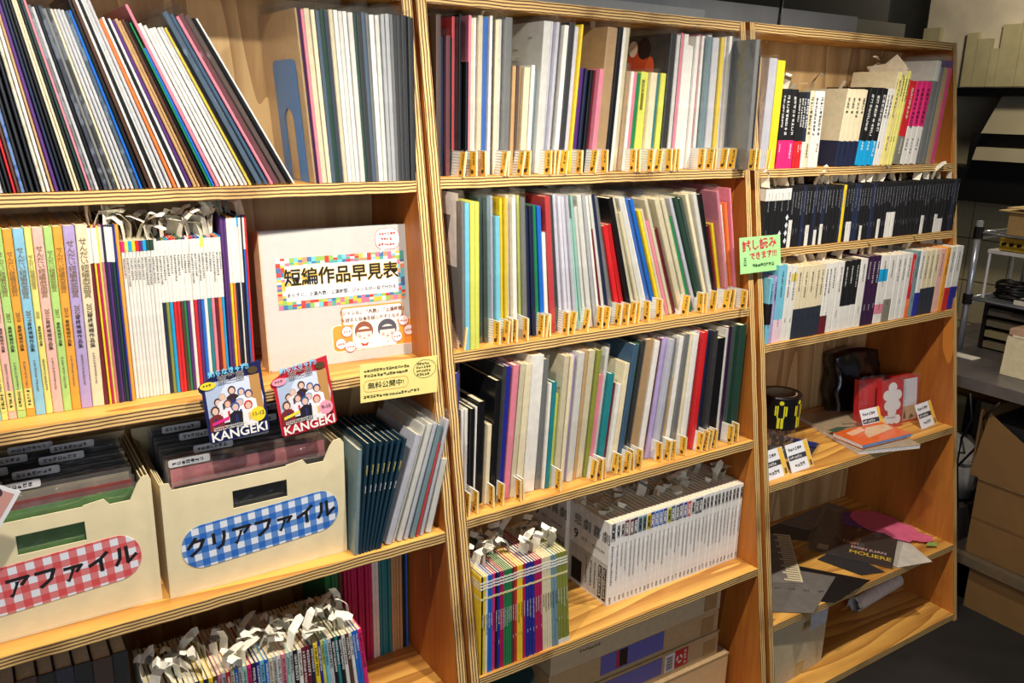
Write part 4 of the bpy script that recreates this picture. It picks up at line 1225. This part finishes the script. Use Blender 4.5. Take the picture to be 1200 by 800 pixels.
part('bag', MB().poly([(-0.008, 0.0, 0.0135), (0.21, 0.0, 0.0135), (0.21, 0.32, 0.014), (-0.005, 0.32, 0.02)]), FILM, st0)
ob = flat_booklet('orange illustrated booklet lying on top of the tan booklets', (1.262, 0.112, Z4 + 0.0150), math.radians(-4), 0.205, 0.105, 0.011, (232, 106, 44))
for pts, c in (([(0.03, 0.06), (0.10, 0.075), (0.11, 0.10), (0.03, 0.085)], (246, 190, 150)), ([(0.06, 0.03), (0.19, 0.05), (0.20, 0.085), (0.12, 0.09), (0.08, 0.06)], (226, 190, 150)), ([(0.01, 0.10), (0.08, 0.115), (0.05, 0.13), (0.0, 0.125)], (70, 90, 70))):
    part('cover_print', MB().poly([(u, v, 0.0114) for u, v in pts]), mat(c, 0.4, coat=0.4, grain=0.1), ob)
for zz in (0.003, 0.006):
    part('page_edge', MB().box((-0.001, -0.0006, zz), (0.212, 0.0, zz + 0.002)), mat((90, 150, 220), 0.4), ob)

bag = thing('black_bag', 'glossy black plastic bag standing against the back of right bookcase', 'bag', (1.465, 0.345, Z4), (math.radians(-8), 0, math.radians(-8)))
b = MB()
n = 12
rb = random.Random(5)
for lay, (yy, fl) in enumerate(((0.0, False), (0.055, True))):
    G = [[(0.175 * i / n + (0.006 * math.sin(j)), yy + (-1 if lay == 0 else 1) * (0.018 * math.sin(math.pi * i / n) * math.sin(math.pi * min(1, j / n + 0.08)) + rb.uniform(-0.004, 0.004)), 0.205 * j / n - 0.012 * (1 - math.sin(math.pi * i / n)) * (j / n)) for j in range(n + 1)] for i in range(n + 1)]
    if lay == 0:
        G0 = G
    for i in range(n):
        for j in range(n):
            q = [G[i][j], G[i + 1][j], G[i + 1][j + 1], G[i][j + 1]]
            b.poly(q[::-1] if fl else q)
for i in range(n):
    b.poly([G0[i][n], G0[i + 1][n], G[i + 1][n], G[i][n]])
    b.poly([G0[0][i + 1], G[0][i + 1], G[0][i], G0[0][i]])
    b.poly([G0[n][i], G[n][i], G[n][i + 1], G0[n][i + 1]])
part('bag_body', b, mat((9, 9, 15), 0.22, coat=0.5, grain=0), bag)
cord = MB().tube([(0.09 + 0.022 * math.cos(a), -0.026, 0.09 + 0.030 * math.sin(a)) for a in [i * math.pi / 8 for i in range(17)]], 0.0012, 5)
part('cord', cord, mat((110, 108, 112), 0.3), bag)

def card_set(x, y, w, h, t, label, rz, kind):
    root = thing('card_pack', label, 'card pack', (x, y, Z4), (math.radians(-7), 0, rz), 'red bagged card packs')
    part('pack', MB().box((0, 0, 0), (w, t, h)), mat((206, 40, 44), 0.35, coat=0.5, grain=0.05), root)
    if kind == 0:
        shp = []
        for cx, cz, r_ in ((0.5, 0.86, 0.20), (0.26, 0.70, 0.19), (0.74, 0.70, 0.19), (0.5, 0.64, 0.24), (0.32, 0.48, 0.19), (0.70, 0.48, 0.19), (0.5, 0.46, 0.2), (0.5, 0.34, 0.2), (0.5, 0.25, 0.17), (0.28, 0.17, 0.17), (0.74, 0.17, 0.17), (0.5, 0.19, 0.2)):
            shp.append((disc(cx * w, cz * h, r_ * w), (244, 240, 240)))
        printed(root, 'flower_print', shp, step=0.00003)
        glyphs(root, (w * 0.32, -0.0012, h * 0.22), 5, 0.007, mat((160, 150, 170), 0.5, grain=0), 1, True)
    elif kind == 1:
        printed(root, 'label_print', [(rect(w * 0.10, h * 0.36, w * 0.92, h * 0.97), (226, 228, 236)), (rect(w * 0.10, h * 0.04, w * 0.92, h * 0.36), (206, 178, 140)), ([(w * .2, h * .08), (w * .3, h * .3), (w * .36, h * .08)], (90, 70, 56)), ([(w * .5, h * .06), (w * .62, h * .18), (w * .8, h * .1)], (110, 84, 64))])
    part('bag', MB().poly([(-0.004, -0.003, 0), (w + 0.004, -0.003, 0), (w + 0.004, -0.003, h + 0.012), (-0.004, -0.003, h + 0.010)]), FILM, root)
    return root
card_set(1.440, 0.252, 0.085, 0.142, 0.022, 'red card pack hidden behind the white flower print', math.radians(-14), 2)
card_set(1.482, 0.205, 0.084, 0.142, 0.018, 'red card pack with white flower-shaped print', math.radians(-12), 0)
card_set(1.574, 0.205, 0.084, 0.140, 0.055, 'red card pack with pale label and beige drawing', math.radians(-6), 1)

def price_card(x, y, label, rz, hpos=Z4):
    root = thing('price_card', label, 'price card', (x, y, hpos), (math.radians(-26), 0, rz), 'price cards')
    w, h = 0.092, 0.074
    part('card', MB().box((0, 0, 0), (w, 0.0012, h)), mat((240, 240, 244), 0.45, grain=0), root)
    printed(root, 'stripe', [(rect(w * 0.80, 0.001, w * 0.985, h - 0.001), (240, 192, 70)), (rect(w * 0.03, h * 0.42, w * 0.80, h * 0.60), (60, 60, 70)), (rect(w * 0.86, h * 0.06, w * 0.96, h * 0.26), (120, 96, 60))], step=0.00005)
    glyphs(root, (0.010, -0.0012, h * 0.80), 6, 0.0095, mat((90, 90, 96), 0.5, grain=0), 1, True)
    glyphs(root, (0.008, -0.0012, h * 0.51), 6, 0.0085, WINK, 2, True)
    glyphs(root, (0.022, -0.0012, h * 0.22), 4, 0.0105, mat((90, 90, 96), 0.5, grain=0), 3, True)
price_card(0.882, 0.122, 'leftmost price card, beside the left post under the tape roll', math.radians(2))
price_card(0.985, 0.124, 'price card standing before the bagged strap, second from left', math.radians(2))
price_card(1.398, 0.196, 'price card standing behind the orange booklet', math.radians(-4), Z4 + 0.0)
price_card(1.590, 0.138, 'rightmost price card, beside the right panel', math.radians(4))

# ---- loose sheets on the fifth shelf of the right bookcase
Z5 = ZC['c5'] + 0.0003
def sheet(label, pts, z, c, name='paper_sheet', cat='paper', t=0.0012, coat=0.2, grp=None, rough=0.5):
    cx = sum(p[0] for p in pts) / len(pts)
    cy = sum(p[1] for p in pts) / len(pts)
    root = thing(name, label, cat, (cx, cy, z), group=grp)
    part('sheet', MB().prism([(u - cx, v - cy) for u, v in pts], 0, t, 2), mat(c, rough, coat=coat, grain=0.12, gs=30), root)
    return root, cx, cy
sheet('black sheet lying under the grey papers at left of low shelf', [(0.885, 0.20), (1.06, 0.36), (1.285, 0.045), (1.10, 0.025)], Z5, (22, 20, 20))
g1, gx, gy = sheet('grey printed sheet on the black sheet, low shelf', [(0.885, 0.105), (1.08, 0.27), (1.212, 0.108), (1.005, 0.022)], Z5 + 0.0016, (112, 106, 100))
for k in range(4):
    glyphs(g1, (-0.03 + k * 0.03, 0.03 - k * 0.025, 0.0016), 2, 0.009, mat((60, 56, 54), 0.6, grain=0), k, True, 'top', roll=0.5)
g2, gx, gy = sheet('grey leaflet with cream keyboard pattern on low shelf', [(0.97, 0.215), (1.215, 0.405), (1.298, 0.340), (1.102, 0.130)], Z5 + 0.0032, (128, 120, 112))
keys = MB()
d0 = Vector((1.298 - 1.102, 0.340 - 0.130)).normalized()
d1 = Vector((-d0.y, d0.x))
o0 = Vector((1.102 - gx, 0.130 - gy))
for i in range(22):
    a = o0 + d0 * (0.006 + i * 0.0128) + d1 * 0.006
    L = 0.036 if i % 3 else 0.046
    pts = [a, a + d0 * 0.0085, a + d0 * 0.0085 + d1 * L, a + d1 * L]
    keys.poly([(p.x, p.y, 0.0017) for p in pts])
a = o0 + d0 * 0.004 + d1 * 0.002
keys.poly([(p.x, p.y, 0.0017) for p in (a, a + d0 * 0.28, a + d0 * 0.28 + d1 * 0.004, a + d1 * 0.004)])
part('keyboard_print', keys, mat((236, 218, 176), 0.5, grain=0), g2)
sheet('dark grey folder corner under the music magazine', [(1.20, 0.405), (1.42, 0.42), (1.60, 0.27), (1.37, 0.24)], Z5, (70, 66, 62))
sheet('pale grey paper showing behind the music magazine', [(1.33, 0.415), (1.60, 0.425), (1.62, 0.36), (1.38, 0.33)], Z5 + 0.0016, (126, 118, 110))
sheet('white paper triangle sticking out under the music magazine', [(1.395, 0.20), (1.62, 0.20), (1.535, 0.012), (1.415, 0.045)], Z5 + 0.0016, (214, 206, 192))
sheet('black-edged leaflet under the front of the music magazine', [(1.25, 0.20), (1.36, 0.21), (1.36, 0.05), (1.285, 0.075)], Z5 + 0.0016, (50, 48, 50))
mg, gx, gy = sheet('dark music magazine in clear bag lying on low shelf', [(1.275, 0.252), (1.545, 0.392), (1.642, 0.188), (1.395, 0.050)], Z5 + 0.0032, (30, 24, 22), 'magazine', 'magazine', 0.004, 0.9, rough=0.3)
e1 = Vector((1.545 - 1.275, 0.392 - 0.252)).normalized()
e2 = Vector((1.395 - 1.275, 0.050 - 0.252)).normalized()
mo = Vector((1.275 - gx, 0.252 - gy))
def onmag(u0, u1, v0, v1, c, name='cover_print', zz=0.0044):
    P = [mo + e1 * u0 + e2 * v1, mo + e1 * u1 + e2 * v1, mo + e1 * u1 + e2 * v0, mo + e1 * u0 + e2 * v0]
    part(name, MB().poly([(p.x, p.y, zz) for p in P]), mat(c, 0.35, coat=0.6, grain=0.25, gs=50), mg)
rm = random.Random(3)
for k in range(14):
    u, v = rm.uniform(0.03, 0.25), rm.uniform(0.03, 0.17)
    onmag(u, u + rm.uniform(0.02, 0.05), v, v + rm.uniform(0.008, 0.02), rm.choice([(120, 84, 62), (84, 60, 48), (150, 116, 90), (74, 74, 80), (110, 40, 32)]), zz=0.0042 + k * 0.00002)
onmag(0.012, 0.046, 0.020, 0.052, (196, 180, 150), 'sticker', 0.0046)
mang = math.atan2(e2.y, e2.x)
p = mo + e1 * 0.072 + e2 * 0.160
text('DON JUAN', mg, (p.x, p.y, 0.0049), 0.020, mat((240, 196, 190), 0.4, grain=0), TOP, bold=0.02, roll=mang)
p = mo + e1 * 0.040 + e2 * 0.168
text('MOLIERE', mg, (p.x, p.y, 0.0049), 0.030, mat((240, 200, 40), 0.4, grain=0), TOP, bold=0.02, roll=mang)
p = mo + e1 * 0.10 + e2 * 0.105
text('Don', mg, (p.x, p.y, 0.0049), 0.026, mat((236, 190, 150), 0.4, grain=0), TOP, bold=0.01, roll=mang)
bgm = MB()
P = [mo - e1 * 0.014 - e2 * 0.016, mo + e1 * 0.318 - e2 * 0.012, mo + e1 * 0.315 + e2 * 0.246, mo - e1 * 0.012 + e2 * 0.246]
bgm.poly([(q_.x, q_.y, 0.0056) for q_ in P[::-1]])
part('bag', bgm, FILM, mg)
fan = [(1.56, 0.315), (1.60, 0.335), (1.66, 0.300), (1.678, 0.235), (1.664, 0.205), (1.675, 0.165), (1.655, 0.130), (1.668, 0.095), (1.640, 0.075), (1.612, 0.088), (1.592, 0.112), (1.574, 0.110), (1.552, 0.150), (1.556, 0.190), (1.532, 0.225), (1.538, 0.270)]
fr, gx, gy = sheet('pink scallop-edged paper cut-out lying on the magazine corner', fan, Z5 + 0.0098, (236, 110, 146), 'paper_cutout', 'paper')
part('purple_tip', MB().prism([(u - gx, v - gy) for u, v in ((1.50, 0.30), (1.56, 0.345), (1.60, 0.335), (1.57, 0.262), (1.53, 0.245))], -0.0014, -0.0002, 2), mat((120, 70, 140), 0.5), fr)
part('green_leaf', MB().prism([(u - gx, v - gy) for u, v in ((1.625, 0.082), (1.645, 0.066), (1.625, 0.052), (1.598, 0.072))], -0.0014, -0.0002, 2), mat((150, 178, 90), 0.5), fr)

# ---- bottom of the right bookcase
Z6 = ZC['c6'] + 0.0004
KR = mat((206, 190, 156), 0.7, grain=0.06)
cb = thing('carton', 'pale cardboard carton with tape under the low right shelf', 'box', (0.885, 0.052, Z6), (0, 0, math.radians(4)))
CW_, CD_, CH_ = 0.255, 0.15, 0.193
part('body', MB().box((0.0, 0.0, 0.0), (CW_, CD_, CH_)), KR, cb)
for k in range(3):
    part('flap', MB().box((-0.004 - 0.002 * k, 0.004 + 0.004 * k, CH_ + 0.0004 + 0.0026 * k), (CW_ - 0.06 * k, CD_, CH_ + 0.0026 * (k + 1))), mat((196, 178, 142), 0.7), cb)
for u0, u1, z0, z1 in ((0.145, 0.172, 0.150, CH_), (0.138, 0.178, 0.142, 0.166), (0.128, 0.165, 0.0, 0.045)):
    part('tape', MB().box((u0, -0.0008, z0), (u1, -0.0001, z1)), mat((186, 160, 112), 0.35, coat=0.4), cb)
part('tape', MB().box((0.176, -0.0009, 0.128), (CW_, -0.0001, CH_)), mat((206, 212, 222), 0.3, coat=0.5), cb)
tu = thing('paper_roll', 'rolled white paper tube lying under the low right shelf', 'paper roll', (1.440, 0.175, Z6 + 0.0275))
spr = []
for i in range(29):
    a = -0.5 + i * 2 * math.pi * 1.15 / 28
    rr_ = 0.021 + 0.006 * i / 28
    spr.append((rr_ * math.cos(a), rr_ * math.sin(a)))
b = MB()
for (u, v), (u2, v2) in zip(spr, spr[1:]):
    b.poly([(0.0, u, v), (0.0, u2, v2), (0.245, u2 + 0.02, v2), (0.245, u + 0.02, v)])
part('tube', b, mat((226, 224, 222), 0.5), tu)
b = MB()
for k in range(8):
    a = k * 0.8
    b.poly([(-0.012 - 0.006 * (k % 2), 0.024 * math.cos(a), 0.024 * math.sin(a)), (0.0, 0.026 * math.cos(a), 0.026 * math.sin(a)), (0.0, 0.026 * math.cos(a + 0.8), 0.026 * math.sin(a + 0.8)), (-0.010, 0.020 * math.cos(a + 0.8), 0.020 * math.sin(a + 0.8))])
part('torn_edge', b, mat((206, 200, 190), 0.5), tu)

# ---- bottom of the middle bookcase: flat cartons
def carton(x0, x1, y0, z0, z1, label, extra=None, c=(196, 164, 120), d=0.27):
    root = thing('carton', label, 'box', (x0, y0, z0), group='flat cartons under the middle bookcase')
    w, h = x1 - x0, z1 - z0
    part('body', MB().box((0, 0, 0), (w, d, h - 0.004)), mat(c, 0.7, grain=0.06), root)
    part('lid', MB().box((-0.002, -0.0015, h - 0.0038), (w + 0.002, d, h - 0.0004)), mat(tuple(int(v * 0.94) for v in c), 0.7), root)
    return root
carton(0.235, 0.800, 0.118, 0.0245, 0.150, 'lowest flat carton under the middle bookcase')
c2 = carton(0.235, 0.768, 0.130, 0.1505, 0.222, 'flat carton with red sticker, second from floor in middle bookcase')
c3 = carton(0.222, 0.763, 0.132, 0.2225, 0.292, 'flat carton with purple tape and black label, middle bookcase')
c4 = carton(0.222, 0.760, 0.128, 0.2925, 0.350, 'topmost flat carton with faint handwriting, middle bookcase', c=(206, 184, 148))
PU = mat((104, 104, 184), 0.35, coat=0.4, grain=0.04)
part('tape', MB().box((0.150, -0.0011, 0.012), (0.350, -0.0003, 0.064)), PU, c3)
part('tape', MB().box((0.12, -0.0011, 0.014), (0.335, -0.0003, 0.062)), PU, c2)
part('label', MB().box((0.198, -0.0018, 0.016), (0.206, -0.0012, 0.062)).box((0.2075, -0.0018, 0.016), (0.232, -0.0012, 0.062), 1), [mat((196, 40, 44), 0.4), mat((26, 22, 24), 0.4)], c3)
sr = part('sticker', MB().box((0.345, -0.0014, 0.012), (0.378, -0.0004, 0.062)).box((0.378, -0.0014, 0.012), (0.424, -0.0004, 0.062), 1), [mat((232, 226, 226), 0.4), mat((200, 36, 44), 0.4)], c2)
bars = MB()
for k in range(9):
    bars.box((0.350, -0.0018, 0.017 + k * 0.0044), (0.371, -0.0015, 0.017 + k * 0.0044 + (0.0025 if k % 2 else 0.0014)))
part('barcode', bars, INK, sr)
arr = MB()
for k in range(3):
    a = k * 2.09
    arr.poly([(0.394 + 0.011 * math.cos(a + q), -0.0018, 0.037 + 0.013 * math.sin(a + q)) for q in (0.0, 0.7, 1.4)] + [(0.394 + 0.006 * math.cos(a + q), -0.0018, 0.037 + 0.007 * math.sin(a + q)) for q in (1.4, 0.7, 0.0)])
part('emblem', arr, WINK, sr)
glyphs(sr, (0.414, -0.0018, 0.054), 4, 0.0105, WINK, 1)
glyphs(c4, (0.085, -0.0006, 0.036), 7, 0.009, mat((70, 60, 50), 0.6, grain=0), 2, True)
for k, c_ in enumerate((c2, c3, c4)):
    part('tape', MB().box((0.480, -0.0009, 0.004), (0.525, -0.0002, 0.05)), mat((170, 138, 92), 0.4, coat=0.3), c_)
tw = thing('storage_tin', 'pale round tin with teal lid left of the cartons', 'tin', (0.128, 0.16, 0.0246))
part('tin_body', MB().lathe([(0.0, 0.0), (0.056, 0.0), (0.058, 0.003), (0.058, 0.27), (0.0, 0.27)], 28), mat((196, 200, 198), 0.4), tw)
part('lid', MB().lathe([(0.0585, 0.262), (0.060, 0.264), (0.060, 0.292), (0.057, 0.295), (0.0, 0.295)], 28), mat((44, 90, 92), 0.4), tw)

# ---- the kitchen corner beyond the right bookcase
CT = mat((92, 86, 84), 0.35, grain=0.15, gs=20)
ct = thing('counter', 'dark grey counter top beyond the right bookcase', 'counter', (1.80, -0.4, 0.0))
part('counter_top', MB().box((0.0, -1.0, 0.712), (0.75, 0.92, 0.748)), CT, ct)
LEG = mat((60, 54, 50), 0.5)
for yy in (-0.95, 0.84):
    for xx in (0.03, 0.68):
        part('leg', MB().box((xx, yy, 0.0), (xx + 0.04, yy + 0.04, 0.7115)), LEG, ct)
part('rail', MB().box((-0.012, -1.0, 0.150), (0.018, 0.92, 0.180)), mat((112, 98, 78), 0.4, 0.3), ct)
part('lower_shelf', MB().box((0.019, -1.0, 0.155), (0.72, 0.92, 0.172)), mat((60, 52, 44), 0.6), ct)
KC = mat((122, 88, 46), 0.75, grain=0.08, gs=14)
KD = mat((108, 76, 40), 0.75, grain=0.08, gs=14)
def kbox(label, a, b, parts, rz=0.0):
    root = thing('cardboard_box', label, 'box', a, (0, 0, rz), 'cardboard boxes under the counter')
    w, d, h = b
    part('body', MB().box((0, 0, 0), (w, d, h)), KC, root)
    for n_, p, q, m_ in parts:
        part(n_, MB().box(p, q), m_, root)
    return root
kbox('lowest brown cardboard box on floor under the counter', (1.812, -0.62, 0.0005), (0.4, 0.655, 0.140), [('flap', (-0.003, 0.0, 0.1404), (0.2, 0.655, 0.143), KD)])
kbox('tall brown cardboard box on the counter rail', (1.835, -0.62, 0.1730), (0.4, 0.690, 0.255), [('seam_tape', (-0.0012, 0.0, 0.120), (-0.0002, 0.69, 0.128), KD), ('flap', (-0.004, 0.0, 0.2554), (0.2, 0.69, 0.262), mat((186, 150, 96), 0.7))])
ub = thing('cardboard_box', 'open brown cardboard box with black contents directly under counter top', 'box', (1.825, -0.62, 0.4360), (0, 0, 0), 'cardboard boxes under the counter')
w_, d_, h_ = 0.38, 0.715, 0.215
part('side', MB().prism([(0.0, 0.0), (d_, 0.0), (d_ - 0.03, h_), (d_ - 0.06, h_ - 0.02), (d_ - 0.16, h_ - 0.075), (0.0, h_ - 0.095)], 0.0, 0.005, 0), KC, ub)
part('side', MB().box((0.005, d_ - 0.005, 0.0), (w_, d_, h_)), KD, ub)
part('side', MB().box((w_ - 0.005, 0.0, 0.0), (w_, d_ - 0.005, h_)), KC, ub)
part('base', MB().box((0.005, 0.0, 0.0), (w_ - 0.005, d_ - 0.005, 0.005)), KD, ub)
part('contents', MB().box((0.02, 0.0, 0.006), (w_ - 0.02, d_ - 0.02, h_ - 0.03)), mat((16, 15, 16), 0.6), ub)
def tubes(label, name, cat, runs, rad, c, rough=0.5, metal=0.0, grp=None, pname='strand'):
    root = thing(name, label, cat, runs[0][0], group=grp)
    o = Vector(runs[0][0])
    for pts in runs:
        part(pname, MB().tube([tuple(Vector(p) - o) for p in pts], rad, 7), mat(c, rough, metal), root)
    return root
tubes('yellow-brown rolled mats stacked behind the counter boxes', 'rolled_mat', 'mat', [[(2.25, 0.05, 0.640), (2.25, 0.9, 0.640)], [(2.25, 0.05, 0.575), (2.25, 0.9, 0.575)]], 0.034, (206, 150, 50), pname='roll')
for k, pts in enumerate(([(1.79, 0.115, 0.706), (1.80, 0.105, 0.62), (1.83, 0.14, 0.54), (1.85, 0.15, 0.44), (1.84, 0.12, 0.30)], [(1.80, 0.03, 0.700), (1.82, 0.075, 0.64), (1.86, 0.105, 0.60), (1.85, 0.10, 0.52), (1.86, 0.16, 0.42), (1.90, 0.24, 0.38)])):
    tubes('black power cord hanging %s under the counter edge' % ('close to the bookcase' if k == 0 else 'in a loop by the open box'), 'power_cord', 'cord', [pts], 0.004, (18, 17, 18), grp='power cords')
wbag = thing('plastic_bag', 'crumpled clear plastic bag on floor pile behind the counter cords', 'bag', (1.93, 0.22, 0.30))
b = MB()
rw = random.Random(8)
b.lathe([(0.0, 0.0), (0.10, 0.01), (0.12, 0.09), (0.10, 0.17), (0.05, 0.21), (0.0, 0.22)], 14)
b.v = [(x + rw.uniform(-.015, .015), y + rw.uniform(-.015, .015), z + rw.uniform(-.008, .008)) for x, y, z in b.v]
part('bag_body', b, mat((150, 146, 140), 0.25, coat=0.6), wbag)
part('stand', MB().box((-0.1, -0.1, -0.2995), (0.1, 0.1, -0.004)), mat((50, 44, 40), 0.7), wbag)

# wire rack and things standing on the counter
CH = mat((196, 202, 212), 0.2, 0.6, grain=0)
BK = mat((24, 22, 22), 0.4)
rk = thing('wire_rack', 'chrome wire rack standing on the counter', 'rack', (2.11, 0.345, 0.7484))
def rod(a, b_, rad=0.004, m_=CH, nm='rod'):
    part(nm, MB().tube([a, b_], rad, 8), m_, rk)
for yy in (0.0, -0.55):
    for xx in (0.0, 0.36):
        rod((xx, yy, 0.0), (xx, yy, 0.445), 0.011, CH, 'post')
        part('collar', MB().tube([(xx, yy, 0.385), (xx, yy, 0.425)], 0.0155, 10), BK, rk)
        part('collar', MB().tube([(xx, yy, 0.16), (xx, yy, 0.195)], 0.0155, 10), BK, rk)
for zz in (0.180, 0.405):
    for yy in (0.0, -0.55):
        rod((0, yy, zz), (0.36, yy, zz), 0.004)
        rod((0, yy, zz - 0.02), (0.36, yy, zz - 0.02), 0.003)
    for k in range(13):
        rod((0.03 * k, 0.0, zz), (0.03 * k, -0.55, zz), 0.0026 if k else 0.004, CH, 'wire')
ROOT_Z = 0.7484
yd = thing('amplifier', 'small yellow device with knobs on the white stand in the rack', 'device', (2.17, 0.165, 1.098), (0, 0, 0))
part('case', MB().box((0, 0, 0), (0.14, 0.135, 0.042)), mat((196, 158, 50), 0.4, grain=0.1), yd)
part('top_plate', MB().box((0.0, 0.0, 0.0424), (0.14, 0.135, 0.048)), BK, yd)
for k in range(5):
    part('knob', MB().tube([(-0.012, 0.018 + k * 0.025, 0.022), (0.0, 0.018 + k * 0.025, 0.022)], 0.006, 8), BK, yd)
ws = thing('white_stand', 'white wire shelf stand holding the yellow device', 'stand', (2.16, 0.11, 0.9285))
part('stand_top', MB().box((0, 0, 0.155), (0.17, 0.22, 0.1665)), mat((214, 212, 206), 0.4), ws)
for xx in (0.006, 0.164):
    for yy in (0.006, 0.214):
        part('leg', MB().tube([(xx, yy, 0.0), (xx, yy, 0.155)], 0.0045, 7), mat((224, 222, 216), 0.35), ws)
kb = thing('cardboard_box', 'small brown cardboard box with open flaps on top of the rack', 'box', (2.12, 0.03, 1.1575))
part('body', MB().box((0, 0, 0), (0.24, 0.23, 0.075)), mat((178, 146, 92), 0.75), kb)
for k in range(2):
    part('flap', MB().box((-0.02 - 0.01 * k, -0.05, 0.0754 + 0.012 * k), (0.20, 0.255 - 0.03 * k, 0.079 + 0.012 * k)), mat((206, 176, 120), 0.7), kb)
pb = thing('paper_pad', 'white paper pad lying on the middle tier of the rack', 'paper', (2.125, 0.10, 0.9330))
part('pad', MB().box((0, 0, 0), (0.14, 0.10, 0.016)), mat((222, 214, 196), 0.6), pb)
part('binding', MB().box((0.0, 0.0, 0.0164), (0.02, 0.10, 0.018)), BK, pb)
tb = thing('tool_tray', 'teal tray with green tools on the rack front', 'tray', (2.115, -0.09, 0.9330))
part('tray', MB().box((0, 0, 0), (0.2, 0.16, 0.006)).box((0, 0, 0.006), (0.006, 0.16, 0.022)).box((0.194, 0, 0.006), (0.2, 0.16, 0.022)).box((0.006, 0, 0.006), (0.194, 0.006, 0.022)).box((0.006, 0.154, 0.006), (0.194, 0.16, 0.022)), mat((24, 86, 90), 0.4), tb)
part('tool', MB().tube([(0.03, 0.03, 0.03), (0.03, 0.13, 0.03)], 0.012, 8), mat((90, 200, 70), 0.4), tb)
cl = thing('cable_coil', 'tangled black cables on the middle tier of the rack', 'cable', (2.22, 0.25, 0.9345))
for k in range(7):
    rr_ = random.Random(k)
    part('loop', MB().tube([((0.045 + 0.01 * rr_.random()) * math.cos(a) + rr_.uniform(-0.02, 0.02) * 0.3, (0.05 + 0.01 * rr_.random()) * math.sin(a), 0.006 + k * 0.007 + 0.004 * math.sin(2 * a + k)) for a in [i * math.pi / 8 for i in range(17)]], 0.0042, 6), BK, cl)
dr = thing('drawer_unit', 'black drawer unit with pale trays behind the rack post', 'drawers', (2.18, 0.10, ROOT_Z))
part('case', MB().box((0, 0, 0), (0.22, 0.012, 0.165)).box((0, 0.208, 0), (0.22, 0.22, 0.165)).box((0.208, 0.012, 0), (0.22, 0.208, 0.165)).box((0, 0.012, 0.156), (0.208, 0.208, 0.165)), BK, dr)
for k in range(4):
    part('drawer', MB().box((0.004, 0.014, 0.006 + k * 0.038), (0.2, 0.206, 0.028 + k * 0.038)), mat(((120, 110, 84), (150, 138, 100), (110, 102, 84), (84, 78, 70))[k], 0.5), dr)
bx = thing('storage_box', 'cream plastic storage box on the counter front at right edge', 'box', (1.93, -0.22, ROOT_Z + 0.0006))
part('body', MB().prism([(0.0, 0.0), (0.33, 0.0), (0.325, 0.125), (0.0, 0.118)], 0.0, 0.16, 0), mat((222, 208, 170), 0.5), bx)
part('lid', MB().box((-0.002, 0.0, 0.1256), (0.16, 0.31, 0.131)), mat((236, 226, 200), 0.5), bx)
part('side_rim', MB().box((0.0, 0.20, 0.1314), (0.15, 0.322, 0.150)), mat((186, 150, 120), 0.5), bx)
pn = thing('paper_note', 'white paper slip on the counter beside the rack foot', 'paper', (2.00, 0.235, ROOT_Z + 0.0004))
part('slip', MB().box((0, 0, 0), (0.05, 0.09, 0.002)), mat((230, 226, 210), 0.6), pn)

# extractor hood and tiled wall
hd = thing('extractor_hood', 'stainless steel extractor hood under the olive boards', 'hood', (2.97, 0.10, 1.33))
SS = mat((206, 196, 168), 0.38, 0.35, grain=0.06, gs=8)
part('upper_panel', MB().prism([(0.0, 0.130), (0.12, 0.285), (0.30, 0.285), (0.30, 0.130)], 0.0, 0.765, 1), SS, hd)
part('lower_panel', MB().prism([(-0.02, 0.018), (0.0, 0.072), (0.30, 0.072), (0.30, 0.018)], 0.0, 0.775, 1), SS, hd)
part('core', MB().box((0.06, 0.0, -0.05), (0.32, 0.84, 0.13)).box((0.06, 0.0, 0.286), (0.32, 1.0, 0.316)), BK, hd)
struct('trim_4', MB().box((3.02, 0.10, 1.165), (3.2995, 1.8, 1.31)), BK)
til = struct('wall_tiles', MB().box((3.27, 0.1, 0.0), (3.2985, 1.8, 1.165)), mat((120, 112, 90), 0.7))
TM = mat((214, 200, 160), 0.3, grain=0.06)
for i in range(6):
    for j in range(4):
        part('tile', MB().box((3.262, 0.40 + i * 0.20 + 0.003, 0.37 + j * 0.20 + 0.003), (3.2695, 0.60 + i * 0.20 - 0.003, 0.57 + j * 0.20 - 0.003)), TM, til)
pw = thing('wall_wire', 'black cable running up the pale wall above right bookcase', 'cable', (1.158, 0.4655, 1.72))
part('cable', MB().tube([(0, 0, 0), (0.004, 0, 0.05), (0.008, 0, 0.14)], 0.004, 6), BK, pw)

# soft shading on round and crumpled parts
for o in bpy.data.objects:
    if o.type == 'MESH' and o.name.split('.')[0] in ('bag_body', 'strand', 'cord', 'loop', 'ring', 'rod', 'wire', 'post', 'tube', 'cable', 'chain'):
        if o.name.startswith('bag_body'):
            bm_ = bmesh.new()
            bm_.from_mesh(o.data)
            bmesh.ops.remove_doubles(bm_, verts=bm_.verts, dist=0.0002)
            bmesh.ops.recalc_face_normals(bm_, faces=bm_.faces)
            bm_.to_mesh(o.data)
            bm_.free()
        o.data.polygons.foreach_set('use_smooth', [True] * len(o.data.polygons))
